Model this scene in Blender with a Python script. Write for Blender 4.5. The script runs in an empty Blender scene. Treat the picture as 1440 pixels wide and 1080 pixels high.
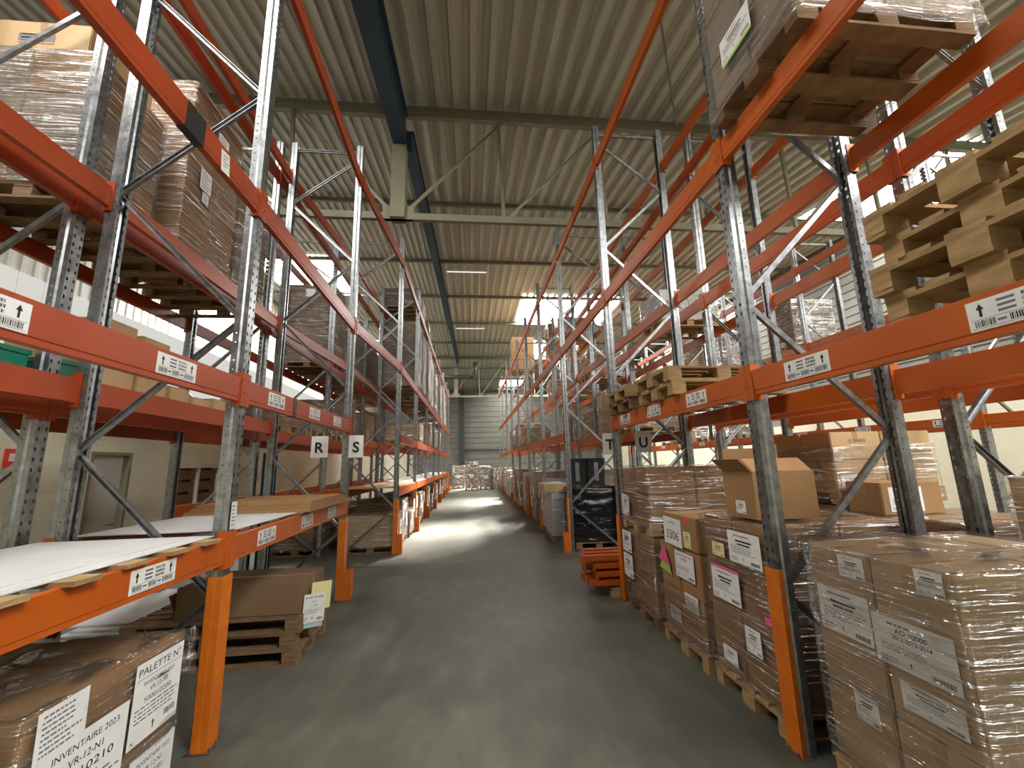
import bpy, bmesh, math, random
from mathutils import Vector, Matrix, noise
C = bpy.context.scene.collection
S = bpy.context.scene
RND = random.Random(7)
PI = math.pi

# ------------------------------------------------------------------ materials
def new_mat(name):
    m = bpy.data.materials.new(name); m.use_nodes = True
    nt = m.node_tree; nt.nodes.clear()
    return m, nt, nt.nodes, nt.links
def nd(ns, t, **k):
    n = ns.new(t)
    for a, b in k.items(): setattr(n, a, b)
    return n
def noise_tex(ns, ln, scale, detail=4, rough=.55, vec=None, sc=None, coord='Object'):
    tc = nd(ns, 'ShaderNodeTexCoord'); mp = nd(ns, 'ShaderNodeMapping')
    ln.new(tc.outputs[coord], mp.inputs[0])
    if sc: mp.inputs['Scale'].default_value = sc
    n = nd(ns, 'ShaderNodeTexNoise'); n.inputs['Scale'].default_value = scale
    n.inputs['Detail'].default_value = detail; n.inputs['Roughness'].default_value = rough
    ln.new(mp.outputs[0], n.inputs['Vector'])
    return n, mp
def ramp(ns, ln, src, stops):
    r = nd(ns, 'ShaderNodeValToRGB'); e = r.color_ramp.elements
    while len(e) < len(stops): e.new(.5)
    for el, (p, c) in zip(e, stops):
        el.position = p; el.color = (*c, 1) if len(c) == 3 else c
    ln.new(src, r.inputs[0]); return r
def surf(name, c1, c2, scale=6, rough=.6, metal=0, bump=0, bscale=None, sc=None, rough2=None, coat=0, spec=.5, detail=5):
    m, nt, ns, ln = new_mat(name)
    out = nd(ns, 'ShaderNodeOutputMaterial'); b = nd(ns, 'ShaderNodeBsdfPrincipled')
    ln.new(b.outputs[0], out.inputs[0])
    n, _ = noise_tex(ns, ln, scale, detail, sc=sc)
    r = ramp(ns, ln, n.outputs['Fac'], [(.3, c1), (.7, c2)])
    ln.new(r.outputs[0], b.inputs['Base Color'])
    b.inputs['Metallic'].default_value = metal; b.inputs['Roughness'].default_value = rough
    b.inputs['Specular IOR Level'].default_value = spec
    if rough2 is not None:
        mr = nd(ns, 'ShaderNodeMapRange'); mr.inputs[3].default_value = rough; mr.inputs[4].default_value = rough2
        ln.new(n.outputs['Fac'], mr.inputs[0]); ln.new(mr.outputs[0], b.inputs['Roughness'])
    if bump:
        n2, _ = noise_tex(ns, ln, bscale or scale * 4, 4, sc=sc)
        bp = nd(ns, 'ShaderNodeBump'); bp.inputs['Strength'].default_value = bump; bp.inputs['Distance'].default_value = .02
        ln.new(n2.outputs['Fac'], bp.inputs['Height']); ln.new(bp.outputs[0], b.inputs['Normal'])
    return m
def plain(name, c, rough=.5, metal=0, spec=.5):
    m, nt, ns, ln = new_mat(name)
    out = nd(ns, 'ShaderNodeOutputMaterial'); b = nd(ns, 'ShaderNodeBsdfPrincipled')
    ln.new(b.outputs[0], out.inputs[0]); b.inputs['Base Color'].default_value = (*c, 1)
    b.inputs['Roughness'].default_value = rough; b.inputs['Metallic'].default_value = metal
    b.inputs['Specular IOR Level'].default_value = spec
    return m
def emit(name, c, s, tint=None):
    m, nt, ns, ln = new_mat(name)
    out = nd(ns, 'ShaderNodeOutputMaterial'); e = nd(ns, 'ShaderNodeEmission')
    e.inputs[0].default_value = (*c, 1); e.inputs[1].default_value = s
    ln.new(e.outputs[0], out.inputs[0]); return m

MAT = {}
MAT['orange'] = surf('orange_paint', (.45, .082, .004), (.53, .108, .007), 3, .45, bump=.05, bscale=30, spec=.5)
MAT['orange_shaded'] = surf('orange_paint_shaded', (.32, .043, .007), (.39, .058, .010), 3, .45, bump=.05, bscale=30)  # same orange paint, shade of the left beams put into a darker, redder colour
MAT['guard'] = surf('guard_orange_paint', (.58, .125, .005), (.70, .185, .010), 7, .5, bump=.2, bscale=25)
MAT['black_tape'] = plain('black_tape', (.018, .018, .02), .5)
MAT['kraft'] = surf('brown_cardboard', (.31, .172, .078), (.37, .212, .10), 2.5, .75, bump=.08, bscale=60, spec=.25)
MAT['kraft_mid'] = surf('pale_brown_cardboard', (.38, .26, .15), (.45, .31, .18), 2.5, .75, bump=.08, bscale=60, spec=.25)
MAT['kraft_light'] = surf('tan_cardboard', (.47, .315, .165), (.55, .375, .205), 2.5, .75, bump=.08, bscale=60, spec=.25)
MAT['kraft_dark'] = surf('dark_cardboard', (.20, .125, .07), (.25, .155, .088), 2.5, .72, bump=.08, bscale=60, spec=.25)
MAT['kraft_grey'] = surf('dusty_cardboard', (.27, .205, .145), (.33, .25, .18), 2.5, .72, bump=.08, bscale=60, spec=.25)
MAT['tape'] = surf('packing_tape', (.36, .22, .11), (.42, .27, .14), 8, .25, spec=.5)
MAT['wood'] = surf('pallet_wood', (.30, .185, .085), (.48, .32, .16), 5, .8, bump=.25, bscale=40, sc=(1, 1, 6), spec=.2)
MAT['wood_dark'] = surf('weathered_pallet_wood', (.16, .098, .055), (.30, .19, .105), 5, .85, bump=.25, bscale=40, sc=(1, 1, 6), spec=.2)
MAT['wood_red'] = surf('red_painted_wood', (.42, .03, .03), (.55, .05, .045), 6, .6)
MAT['white_board'] = surf('white_board', (.56, .57, .57), (.66, .66, .65), 3, .45, bump=.04)
MAT['paper'] = surf('white_paper', (.76, .76, .74), (.84, .84, .82), 12, .6, spec=.3)
MAT['paper_yellow'] = plain('yellow_paper', (.80, .74, .36), .6)
MAT['paper_blue'] = plain('pale_blue_folder', (.42, .60, .68), .5)
MAT['paper_pink'] = plain('pink_card', (.80, .12, .30), .6)
MAT['paper_green'] = plain('green_card', (.36, .62, .10), .6)
MAT['red_dot'] = plain('red_sticker', (.85, .06, .06), .5)
MAT['ink'] = plain('black_ink', (.015, .015, .017), .6)
MAT['ink_grey'] = plain('grey_ink', (.16, .16, .17), .6)
MAT['ink_red'] = plain('red_ink', (.75, .05, .05), .6)
MAT['green_plastic'] = surf('green_plastic', (.0, .16, .095), (.005, .22, .13), 9, .45, bump=.2, bscale=20)
MAT['blue_steel'] = surf('blue_painted_steel', (.008, .032, .065), (.012, .046, .09), 3, .45)
MAT['khaki_steel'] = surf('khaki_painted_steel', (.20, .19, .125), (.26, .245, .165), 2, .5)
MAT['purlin_steel'] = surf('olive_painted_steel', (.17, .165, .125), (.22, .215, .165), 2, .5)
MAT['roof_sheet'] = surf('beige_roof_sheet', (.44, .445, .375), (.58, .585, .495), 1.2, .45, sc=(5, .12, 1))
MAT['clad_grey'] = surf('grey_cladding', (.17, .17, .145), (.22, .22, .19), 1.2, .45)
MAT['cream_wall'] = surf('cream_painted_blocks', (.74, .71, .54), (.83, .80, .63), 1.6, .8, bump=.15, bscale=8, spec=.2)
def blocks():
    m = surf('cream_painted_blocks_coursed', (.74, .71, .54), (.83, .80, .63), 1.6, .8, bump=0, spec=.2)
    ns, ln = m.node_tree.nodes, m.node_tree.links
    tc = nd(ns, 'ShaderNodeTexCoord'); sp = nd(ns, 'ShaderNodeSeparateXYZ'); cb = nd(ns, 'ShaderNodeCombineXYZ'); br = nd(ns, 'ShaderNodeTexBrick')
    ln.new(tc.outputs['Object'], sp.inputs[0]); ln.new(sp.outputs['Y'], cb.inputs[0]); ln.new(sp.outputs['Z'], cb.inputs[1]); ln.new(cb.outputs[0], br.inputs['Vector'])
    br.inputs['Scale'].default_value = 1; br.inputs['Brick Width'].default_value = .5; br.inputs['Row Height'].default_value = .2; br.inputs['Mortar Size'].default_value = .008
    bp = nd(ns, 'ShaderNodeBump'); bp.inputs['Strength'].default_value = .5; bp.inputs['Distance'].default_value = .01; bp.invert = True
    ln.new(br.outputs['Fac'], bp.inputs['Height'])
    b = [n for n in ns if n.type == 'BSDF_PRINCIPLED'][0]; ln.new(bp.outputs[0], b.inputs['Normal']); return m
MAT['cream_wall'] = blocks()
MAT['dark_rubber'] = surf('dark_grey', (.03, .03, .033), (.05, .05, .052), 8, .5)
MAT['black_plastic'] = surf('black_plastic', (.012, .012, .013), (.02, .02, .022), 8, .35)
MAT['door_paint'] = surf('pale_door_paint', (.62, .60, .54), (.68, .66, .60), 2, .5)
MAT['white_frame'] = plain('white_frame', (.75, .74, .68), .5)
MAT['dark_glass'] = plain('window_glass', (.05, .05, .045), .1)
MAT['white_sheet'] = surf('white_ribbed_sheet', (.78, .77, .70), (.84, .83, .77), 2, .5)

def galv(name, holes):
    m, nt, ns, ln = new_mat(name)
    out = nd(ns, 'ShaderNodeOutputMaterial'); b = nd(ns, 'ShaderNodeBsdfPrincipled')
    n, _ = noise_tex(ns, ln, 14, 3)
    v = nd(ns, 'ShaderNodeTexVoronoi'); v.inputs['Scale'].default_value = 60
    tc = nd(ns, 'ShaderNodeTexCoord'); ln.new(tc.outputs['Object'], v.inputs['Vector'])
    mx = nd(ns, 'ShaderNodeMath', operation='ADD'); ln.new(n.outputs['Fac'], mx.inputs[0])
    sc = nd(ns, 'ShaderNodeMath', operation='MULTIPLY'); sc.inputs[1].default_value = .12
    sep0 = nd(ns, 'ShaderNodeSeparateColor'); ln.new(v.outputs['Color'], sep0.inputs[0])
    ln.new(sep0.outputs[0], sc.inputs[0]); ln.new(sc.outputs[0], mx.inputs[1])
    r = ramp(ns, ln, mx.outputs[0], [(.35, (.19, .20, .205)), (.85, (.40, .41, .415))])
    ln.new(r.outputs[0], b.inputs['Base Color'])
    b.inputs['Metallic'].default_value = .9
    mr = nd(ns, 'ShaderNodeMapRange'); mr.inputs[3].default_value = .28; mr.inputs[4].default_value = .46
    ln.new(mx.outputs[0], mr.inputs[0]); ln.new(mr.outputs[0], b.inputs['Roughness'])
    if not holes:
        ln.new(b.outputs[0], out.inputs[0]); return m
    sp = nd(ns, 'ShaderNodeSeparateXYZ'); ln.new(tc.outputs['Object'], sp.inputs[0])
    sn = nd(ns, 'ShaderNodeSeparateXYZ'); ln.new(tc.outputs['Normal'], sn.inputs[0])
    def mt(op, a, bb=None, cc=None):
        q = nd(ns, 'ShaderNodeMath', operation=op)
        for i, x in enumerate((a, bb, cc)):
            if x is None: continue
            if isinstance(x, (int, float)): q.inputs[i].default_value = x
            else: ln.new(x, q.inputs[i])
        return q.outputs[0]
    zm = mt('SUBTRACT', mt('MODULO', sp.outputs['Z'], .075), .0375)
    z1 = mt('POWER', mt('DIVIDE', zm, .0165), 2)
    yy = mt('SUBTRACT', mt('ABSOLUTE', mt('SUBTRACT', sp.outputs['Y'], .06)), .028)
    y1 = mt('POWER', mt('DIVIDE', yy, .0095), 2)
    h1 = mt('MULTIPLY', mt('LESS_THAN', mt('ADD', z1, y1), 1), mt('GREATER_THAN', mt('ABSOLUTE', sn.outputs['X']), .7))
    # bolt holes on the flanks
    xw = mt('SUBTRACT', mt('ABSOLUTE', mt('SUBTRACT', mt('ABSOLUTE', mt('SUBTRACT', sp.outputs['X'], .6)), .6)), .075)
    x1 = mt('POWER', mt('DIVIDE', xw, .006), 2)
    z2 = mt('POWER', mt('DIVIDE', zm, .006), 2)
    h2 = mt('MULTIPLY', mt('LESS_THAN', mt('ADD', z2, x1), 1), mt('GREATER_THAN', mt('ABSOLUTE', sn.outputs['Y']), .7))
    hh = mt('MAXIMUM', h1, h2)
    tr = nd(ns, 'ShaderNodeBsdfTransparent'); ms = nd(ns, 'ShaderNodeMixShader')
    ln.new(hh, ms.inputs[0]); ln.new(b.outputs[0], ms.inputs[1]); ln.new(tr.outputs[0], ms.inputs[2])
    ln.new(ms.outputs[0], out.inputs[0]); return m
MAT['galv'] = galv('galvanised_steel', False)
MAT['galv_holes'] = galv('perforated_galvanised_steel', True)

def film(name, veil, veil_col, amount, rot=.35, tintc=(.96, .95, .93)):
    """clear stretch film: see-through, with a glossy skin pulled into diagonal streaks"""
    m, nt, ns, ln = new_mat(name)
    out = nd(ns, 'ShaderNodeOutputMaterial')
    tc = nd(ns, 'ShaderNodeTexCoord'); mp = nd(ns, 'ShaderNodeMapping')
    mp.inputs['Rotation'].default_value = (rot, -rot, 0); mp.inputs['Scale'].default_value = (2.0, 2.0, 62)
    ln.new(tc.outputs['Object'], mp.inputs[0])
    n = nd(ns, 'ShaderNodeTexNoise'); n.inputs['Scale'].default_value = 1.1; n.inputs['Detail'].default_value = 3; n.inputs['Distortion'].default_value = .45
    ln.new(mp.outputs[0], n.inputs['Vector'])
    n2, _ = noise_tex(ns, ln, 5, 3)
    bp = nd(ns, 'ShaderNodeBump'); bp.inputs['Strength'].default_value = 1.0; bp.inputs['Distance'].default_value = .04
    ad = nd(ns, 'ShaderNodeMath', operation='ADD'); ln.new(n.outputs['Fac'], ad.inputs[0]); ln.new(n2.outputs['Fac'], ad.inputs[1])
    ln.new(ad.outputs[0], bp.inputs['Height'])
    g = nd(ns, 'ShaderNodeBsdfGlossy'); g.inputs['Roughness'].default_value = .09; g.inputs['Color'].default_value = (.95, .95, .95, 1)
    ln.new(bp.outputs[0], g.inputs['Normal'])
    t = nd(ns, 'ShaderNodeBsdfTransparent'); t.inputs[0].default_value = (*tintc, 1)
    d = nd(ns, 'ShaderNodeBsdfDiffuse'); d.inputs[0].default_value = (*veil_col, 1)
    m1 = nd(ns, 'ShaderNodeMixShader'); m1.inputs[0].default_value = veil
    rv = ramp(ns, ln, n.outputs['Fac'], [(.50, (veil * .45,) * 3), (.66, (min(1, veil * 2.2 + .06),) * 3)])
    ln.new(rv.outputs[0], m1.inputs[0])
    ln.new(t.outputs[0], m1.inputs[1]); ln.new(d.outputs[0], m1.inputs[2])
    lw = nd(ns, 'ShaderNodeLayerWeight'); lw.inputs[0].default_value = .25
    r = ramp(ns, ln, n.outputs['Fac'], [(.30, (amount * .22,) * 3), (.555, (amount * .42,) * 3), (.60, (min(.95, amount * 3.4),) * 3), (.70, (min(.95, amount * 3.9),) * 3)])
    mx = nd(ns, 'ShaderNodeMath', operation='MAXIMUM')
    hf = nd(ns, 'ShaderNodeMath', operation='MULTIPLY'); hf.inputs[1].default_value = .5
    ln.new(lw.outputs['Fresnel'], hf.inputs[0])
    ln.new(hf.outputs[0], mx.inputs[0]); ln.new(r.outputs[0], mx.inputs[1])
    m2 = nd(ns, 'ShaderNodeMixShader'); ln.new(mx.outputs[0], m2.inputs[0])
    ln.new(m1.outputs[0], m2.inputs[1]); ln.new(g.outputs[0], m2.inputs[2])
    ln.new(m2.outputs[0], out.inputs[0]); return m
MAT['film'] = film('clear_stretch_film', .035, (.8, .78, .72), .2, .45)
MAT['film_flat'] = film('clear_stretch_film_level', .06, (.8, .78, .72), .22, rot=.06)
MAT['film_grey'] = film('cloudy_stretch_film', .22, (.50, .48, .44), .2, rot=.1)
MAT['film_black'] = surf('black_stretch_film', (.006, .006, .007), (.012, .012, .013), 4, .18, bump=1.0, bscale=2.2, sc=(1.2, 1.2, 7))

def concrete():
    m, nt, ns, ln = new_mat('worn_concrete')
    out = nd(ns, 'ShaderNodeOutputMaterial'); b = nd(ns, 'ShaderNodeBsdfPrincipled'); ln.new(b.outputs[0], out.inputs[0])
    n1, _ = noise_tex(ns, ln, .55, 8, .62); n2, _ = noise_tex(ns, ln, 5.5, 6, .6, sc=(1, .35, 1)); n3, _ = noise_tex(ns, ln, 60, 3)
    a = nd(ns, 'ShaderNodeMath', operation='MULTIPLY_ADD'); a.inputs[1].default_value = .55; ln.new(n2.outputs['Fac'], a.inputs[0]); ln.new(n1.outputs['Fac'], a.inputs[2])
    a2 = nd(ns, 'ShaderNodeMath', operation='MULTIPLY_ADD'); a2.inputs[1].default_value = .12; ln.new(n3.outputs['Fac'], a2.inputs[0]); ln.new(a.outputs[0], a2.inputs[2])
    r = ramp(ns, ln, a2.outputs[0], [(.52, (.060, .060, .046)), (.80, (.104, .104, .082)), (1.0, (.165, .163, .130))])
    ln.new(r.outputs[0], b.inputs['Base Color'])
    mr = nd(ns, 'ShaderNodeMapRange'); mr.inputs[1].default_value = .5; mr.inputs[2].default_value = 1.1; mr.inputs[3].default_value = .42; mr.inputs[4].default_value = .68
    ln.new(a2.outputs[0], mr.inputs[0]); ln.new(mr.outputs[0], b.inputs['Roughness'])
    bp = nd(ns, 'ShaderNodeBump'); bp.inputs['Strength'].default_value = .08; ln.new(n3.outputs['Fac'], bp.inputs['Height']); ln.new(bp.outputs[0], b.inputs['Normal'])
    return m
MAT['concrete'] = concrete()
def pane(strength=26):
    m, nt, ns, ln = new_mat('daylight_skylight'); out = nd(ns, 'ShaderNodeOutputMaterial')
    e = nd(ns, 'ShaderNodeEmission'); e.inputs[0].default_value = (1, .985, .94, 1); e.inputs[1].default_value = strength
    t = nd(ns, 'ShaderNodeBsdfTransparent'); t.inputs[0].default_value = (.7, .7, .7, 1); a = nd(ns, 'ShaderNodeAddShader')
    ln.new(e.outputs[0], a.inputs[0]); ln.new(t.outputs[0], a.inputs[1]); ln.new(a.outputs[0], out.inputs[0]); return m
MAT['sky_pane'] = pane()
MAT['sky_pane_added'] = pane(13)  # dimmer pane for the unseen skylight added over the near left
MAT['lamp_tube'] = emit('fluorescent_tube_added_glow', (1, .98, .92), .75)  # glow added so the unlit tubes stand out white
MAT['wall_pane'] = emit('daylight_through_wall_sheet', (1, .98, .9), .55)

# ------------------------------------------------------------------ mesh builder
class MB:
    def __init__(s): s.v = []; s.f = []; s.m = []; s.smooth = False
    def quad(s, a, b, c, d, m=0):
        i = len(s.v); s.v += [tuple(a), tuple(b), tuple(c), tuple(d)]; s.f.append((i, i+1, i+2, i+3)); s.m.append(m)
    def box(s, x0, x1, y0, y1, z0, z1, m=0):
        i = len(s.v)
        s.v += [(x0,y0,z0),(x1,y0,z0),(x1,y1,z0),(x0,y1,z0),(x0,y0,z1),(x1,y0,z1),(x1,y1,z1),(x0,y1,z1)]
        for q in ((0,3,2,1),(4,5,6,7),(0,1,5,4),(1,2,6,5),(2,3,7,6),(3,0,4,7)):
            s.f.append(tuple(i+k for k in q)); s.m.append(m)
    def bar(s, p, q, w, h, m=0, up=(0,0,1)):
        p = Vector(p); q = Vector(q); d = (q-p).normalized(); u = Vector(up)
        if abs(d.dot(u)) > .98: u = Vector((0,1,0))
        r = d.cross(u).normalized(); u = r.cross(d).normalized(); i = len(s.v)
        for b in (p, q):
            for a, c in ((-1,-1),(1,-1),(1,1),(-1,1)): s.v.append(tuple(b + r*(a*w/2) + u*(c*h/2)))
        for k in ((0,1,2,3),(7,6,5,4),(0,4,5,1),(1,5,6,2),(2,6,7,3),(3,7,4,0)):
            s.f.append(tuple(i+x for x in k)); s.m.append(m)
    def prism(s, poly, axis, a, b, m=0):
        """poly: closed outline of pairs; axis 'x','y','z' extrude from a to b"""
        def P(p, t): return {'x': (t, p[0], p[1]), 'y': (p[0], t, p[1]), 'z': (p[0], p[1], t)}[axis]
        n = len(poly); i = len(s.v)
        s.v += [P(p, a) for p in poly] + [P(p, b) for p in poly]
        for k in range(n):
            l = (k+1) % n; s.f.append((i+k, i+l, i+n+l, i+n+k)); s.m.append(m)
        s.f.append(tuple(i+k for k in range(n))[::-1]); s.m.append(m)
        s.f.append(tuple(i+n+k for k in range(n))); s.m.append(m)
    def ribbon(s, pts, th, axis, a, b, m=0):
        """open polyline of sheet metal of thickness th, extruded"""
        n = len(pts); off = []
        for k in range(n):
            d1 = Vector(pts[k]) - Vector(pts[k-1]) if k else None
            d2 = Vector(pts[k+1]) - Vector(pts[k]) if k < n-1 else None
            ns = [Vector((-d.y, d.x)).normalized() for d in (d1, d2) if d is not None]
            nn = sum(ns, Vector((0,0))).normalized(); c = max(.35, nn.dot(ns[0]))
            off.append(Vector(pts[k]) + nn*(th/c))
        def P(p, t): return {'x': (t, p[0], p[1]), 'y': (p[0], t, p[1]), 'z': (p[0], p[1], t)}[axis]
        i = len(s.v)
        for t in (a, b):
            s.v += [P(p, t) for p in pts] + [P(p, t) for p in off]
        L = 2*n
        for k in range(n-1):
            s.f += [(i+k, i+k+1, i+L+k+1, i+L+k), (i+n+k+1, i+n+k, i+L+n+k, i+L+n+k+1),
                    (i+k+1, i+k, i+n+k, i+n+k+1), (i+L+k, i+L+k+1, i+L+n+k+1, i+L+n+k)]; s.m += [m]*4
        s.f += [(i, i+L, i+L+n, i+n), (i+n-1, i+n+n-1, i+L+n+n-1, i+L+n-1)]; s.m += [m]*2
    def tube(s, pts, r, n=8, m=0):
        rings = []
        for k, p in enumerate(pts):
            p = Vector(p); d = (Vector(pts[min(k+1, len(pts)-1)]) - Vector(pts[max(k-1, 0)])).normalized()
            u = Vector((0,0,1)) if abs(d.z) < .9 else Vector((1,0,0))
            a = d.cross(u).normalized(); c = a.cross(d); i = len(s.v); rings.append(i)
            for j in range(n): s.v.append(tuple(p + a*(r*math.cos(2*PI*j/n)) + c*(r*math.sin(2*PI*j/n))))
        for i0, i1 in zip(rings, rings[1:]):
            for j in range(n): s.f.append((i0+j, i0+(j+1) % n, i1+(j+1) % n, i1+j)); s.m.append(m)
        s.f.append(tuple(rings[0]+j for j in range(n))[::-1]); s.f.append(tuple(rings[-1]+j for j in range(n))); s.m += [m, m]
    def mesh(s, name, mats, smooth=False, fix=False):
        me = bpy.data.meshes.new(name); me.from_pydata(s.v, [], s.f)
        for k in (mats if isinstance(mats, (list, tuple)) else [mats]): me.materials.append(MAT[k])
        if any(s.m): me.polygons.foreach_set('material_index', s.m)
        if fix:
            b = bmesh.new(); b.from_mesh(me); bmesh.ops.recalc_face_normals(b, faces=b.faces); b.to_mesh(me); b.free()
        if smooth: me.polygons.foreach_set('use_smooth', [True]*len(me.polygons))
        me.update(); return me
def link(name, data, parent=None, loc=(0,0,0), rot=(0,0,0)):
    o = bpy.data.objects.new(name, data); C.objects.link(o); o.location = loc; o.rotation_euler = rot
    if parent is not None: o.parent = parent
    return o
LABELS = {}
def tag(o, label, cat, group=None):
    w = label.replace('-', ' ').split()
    if not 4 <= len(label.split()) <= 16: print('LABEL LENGTH', len(label.split()), label)
    if label in LABELS and LABELS[label] != group: print('LABEL REPEAT', label)
    LABELS[label] = group or o.name
    o['label'] = label; o['category'] = cat
    if group: o['group'] = group
    return o
def thing(name, label, cat, loc=(0,0,0), rot=0, group=None):
    return tag(link(name, None, None, loc, (0,0,rot)), label, cat, group)
def part(name, mb, mats, parent, smooth=False, fix=False):
    return link(name, mb.mesh(name, mats, smooth, fix) if isinstance(mb, MB) else mb, parent)
def single(name, mb, mats, label, cat, group=None, smooth=False, fix=False):
    return tag(link(name, mb.mesh(name, mats, smooth, fix)), label, cat, group)
def struct(name, mb, mats, smooth=False, fix=False):
    o = link(name, mb.mesh(name, mats, smooth, fix)); o['kind'] = 'structure'; return o
def dup(root, loc, rot=0, label=None, group=None):
    r = root.copy(); C.objects.link(r); r.location = loc; r.rotation_euler = (0,0,rot)
    if label: tag(r, label, root['category'], group or root.get('group'))
    for ch in list(root.children):
        c = ch.copy(); C.objects.link(c); c.parent = r
        for g in list(ch.children):
            d = g.copy(); C.objects.link(d); d.parent = c
    return r

# ------------------------------------------------------------------ writing
_txt = {}
def text_geo(s, size, bold=0.0):
    k = (s, bold)
    if k not in _txt:
        cu = bpy.data.curves.new('lettering', 'FONT'); cu.body = s; cu.size = 1; cu.resolution_u = 3; cu.offset = bold
        ob = bpy.data.objects.new('lettering', cu); C.objects.link(ob)
        dg = bpy.context.evaluated_depsgraph_get(); dg.update()
        me = bpy.data.meshes.new_from_object(ob.evaluated_get(dg))
        vs = [tuple(v.co) for v in me.vertices]; fs = [tuple(p.vertices) for p in me.polygons]
        bpy.data.objects.remove(ob); bpy.data.curves.remove(cu); bpy.data.meshes.remove(me)
        x0 = min(v[0] for v in vs); x1 = max(v[0] for v in vs)
        _txt[k] = ([(v[0]-x0, v[1]) for v in vs], fs, x1-x0)
    vs, fs, w = _txt[k]
    return [(a*size, b*size) for a, b in vs], fs, w*size
AX = {'+x': (Vector((0,1,0)), Vector((1,0,0))), '-x': (Vector((0,-1,0)), Vector((-1,0,0))), '-y': (Vector((1,0,0)), Vector((0,-1,0)))}
class Sheet:
    """a flat paper: origin = lower left corner as a reader sees it"""
    def __init__(s, o, face, w, h, tilt=0.0, lean=0.0):
        s.o = Vector(o); s.U, s.N = AX[face]; s.U = s.U.copy(); s.V = Vector((0,0,1)); s.w, s.h = w, h
        if tilt:
            R = Matrix.Rotation(tilt, 3, s.N); s.U = R @ s.U; s.V = R @ s.V
        if lean:
            R = Matrix.Rotation(lean, 3, s.U); s.V = R @ s.V; s.N = R @ s.N
        s.pr = MB()
    def P(s, u, v, n=0): return tuple(s.o + s.U*u + s.V*v + s.N*n)
    def rect(s, u0, v0, u1, v1, m=0, n=.0016):
        s.pr.quad(s.P(u0,v0,n), s.P(u1,v0,n), s.P(u1,v1,n), s.P(u0,v1,n), m)
    def text(s, t, u, v, size, bold=0, center=False, fit=None, m=0):
        vs, fs, w = text_geo(t, size, bold); k = 1
        if fit: k = fit/w; w = fit
        if center: u -= w/2
        i = len(s.pr.v)
        s.pr.v += [s.P(u+a*k, v+b, .0016) for a, b in vs]
        for f in fs: s.pr.f.append(tuple(i+x for x in f)); s.pr.m.append(m)
    def barcode(s, u0, v0, u1, v1, rnd, m=0):
        u = u0
        while u < u1:
            w = rnd.choice((.002, .003, .005)); s.rect(u, v0, min(u+w, u1), v1, m); u += w + rnd.choice((.002, .003))
    def lines(s, u0, v0, u1, v1, n, rnd, m=1):
        st = (v1-v0)/n
        for k in range(n):
            u = u0 + rnd.random()*.02*(u1-u0); e = u0 + (u1-u0)*(.55+.45*rnd.random())
            while u < e:
                w = (u1-u0)*(.04+.10*rnd.random()); s.rect(u, v0+k*st+st*.3, min(u+w, e), v0+k*st+st*.68, m); u += w + (u1-u0)*.025
    def arrow(s, u, v, h, m=0):
        s.rect(u-h*.09, v, u+h*.09, v+h*.6, m); i = len(s.pr.v)
        s.pr.v += [s.P(u-h*.24, v+h*.55, .0016), s.P(u+h*.24, v+h*.55, .0016), s.P(u, v+h, .0016)]; s.pr.f.append((i, i+1, i+2)); s.pr.m.append(m)
    def build(s, name, parent, mat='paper', pname='print', inks=('ink', 'ink_grey', 'ink_red'), label=None, curl=0):
        b = MB(); w, h = s.w, s.h
        p = [s.P(0,0), s.P(w,0), s.P(w,h), s.P(0,h)]; q = [s.P(0,0,.0009), s.P(w,0,.0009), s.P(w,h,.0009), s.P(0,h,.0009)]
        b.v = p+q; b.f = [(3,2,1,0),(4,5,6,7),(0,1,5,4),(1,2,6,5),(2,3,7,6),(3,0,4,7)]; b.m = [0]*6
        o = part(name, b, mat, parent)
        if label: o['label'] = label
        if s.pr.f: part(pname, s.pr, list(inks), o)
        return o

# ------------------------------------------------------------------ camera
f_px, pitch, yaw, roll, cam_h = 570.5, .1818, .1032, -.0245, 1.8773
cyw, syw, cp, sp = math.cos(yaw), math.sin(yaw), math.cos(pitch), math.sin(pitch)
fh = Vector((syw, cyw, 0)); R0 = Vector((cyw, -syw, 0)); F = cp*fh + Vector((0,0,sp)); U0 = -sp*fh + Vector((0,0,cp))
c_, s_ = math.cos(roll), math.sin(roll); Rv = c_*R0 + s_*U0; Uv = -s_*R0 + c_*U0
cam = bpy.data.cameras.new('camera'); camo = bpy.data.objects.new('camera', cam); C.objects.link(camo)
cam.sensor_width = 36; cam.lens = f_px/1440*36; cam.shift_y = 6.4/1440; cam.clip_end = 200; cam.clip_start = .05
M = Matrix.Identity(4)
for i in range(3): M[i][0], M[i][1], M[i][2] = Rv[i], Uv[i], -F[i]
M[2][3] = cam_h; camo.matrix_world = M
S.camera = camo

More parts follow.
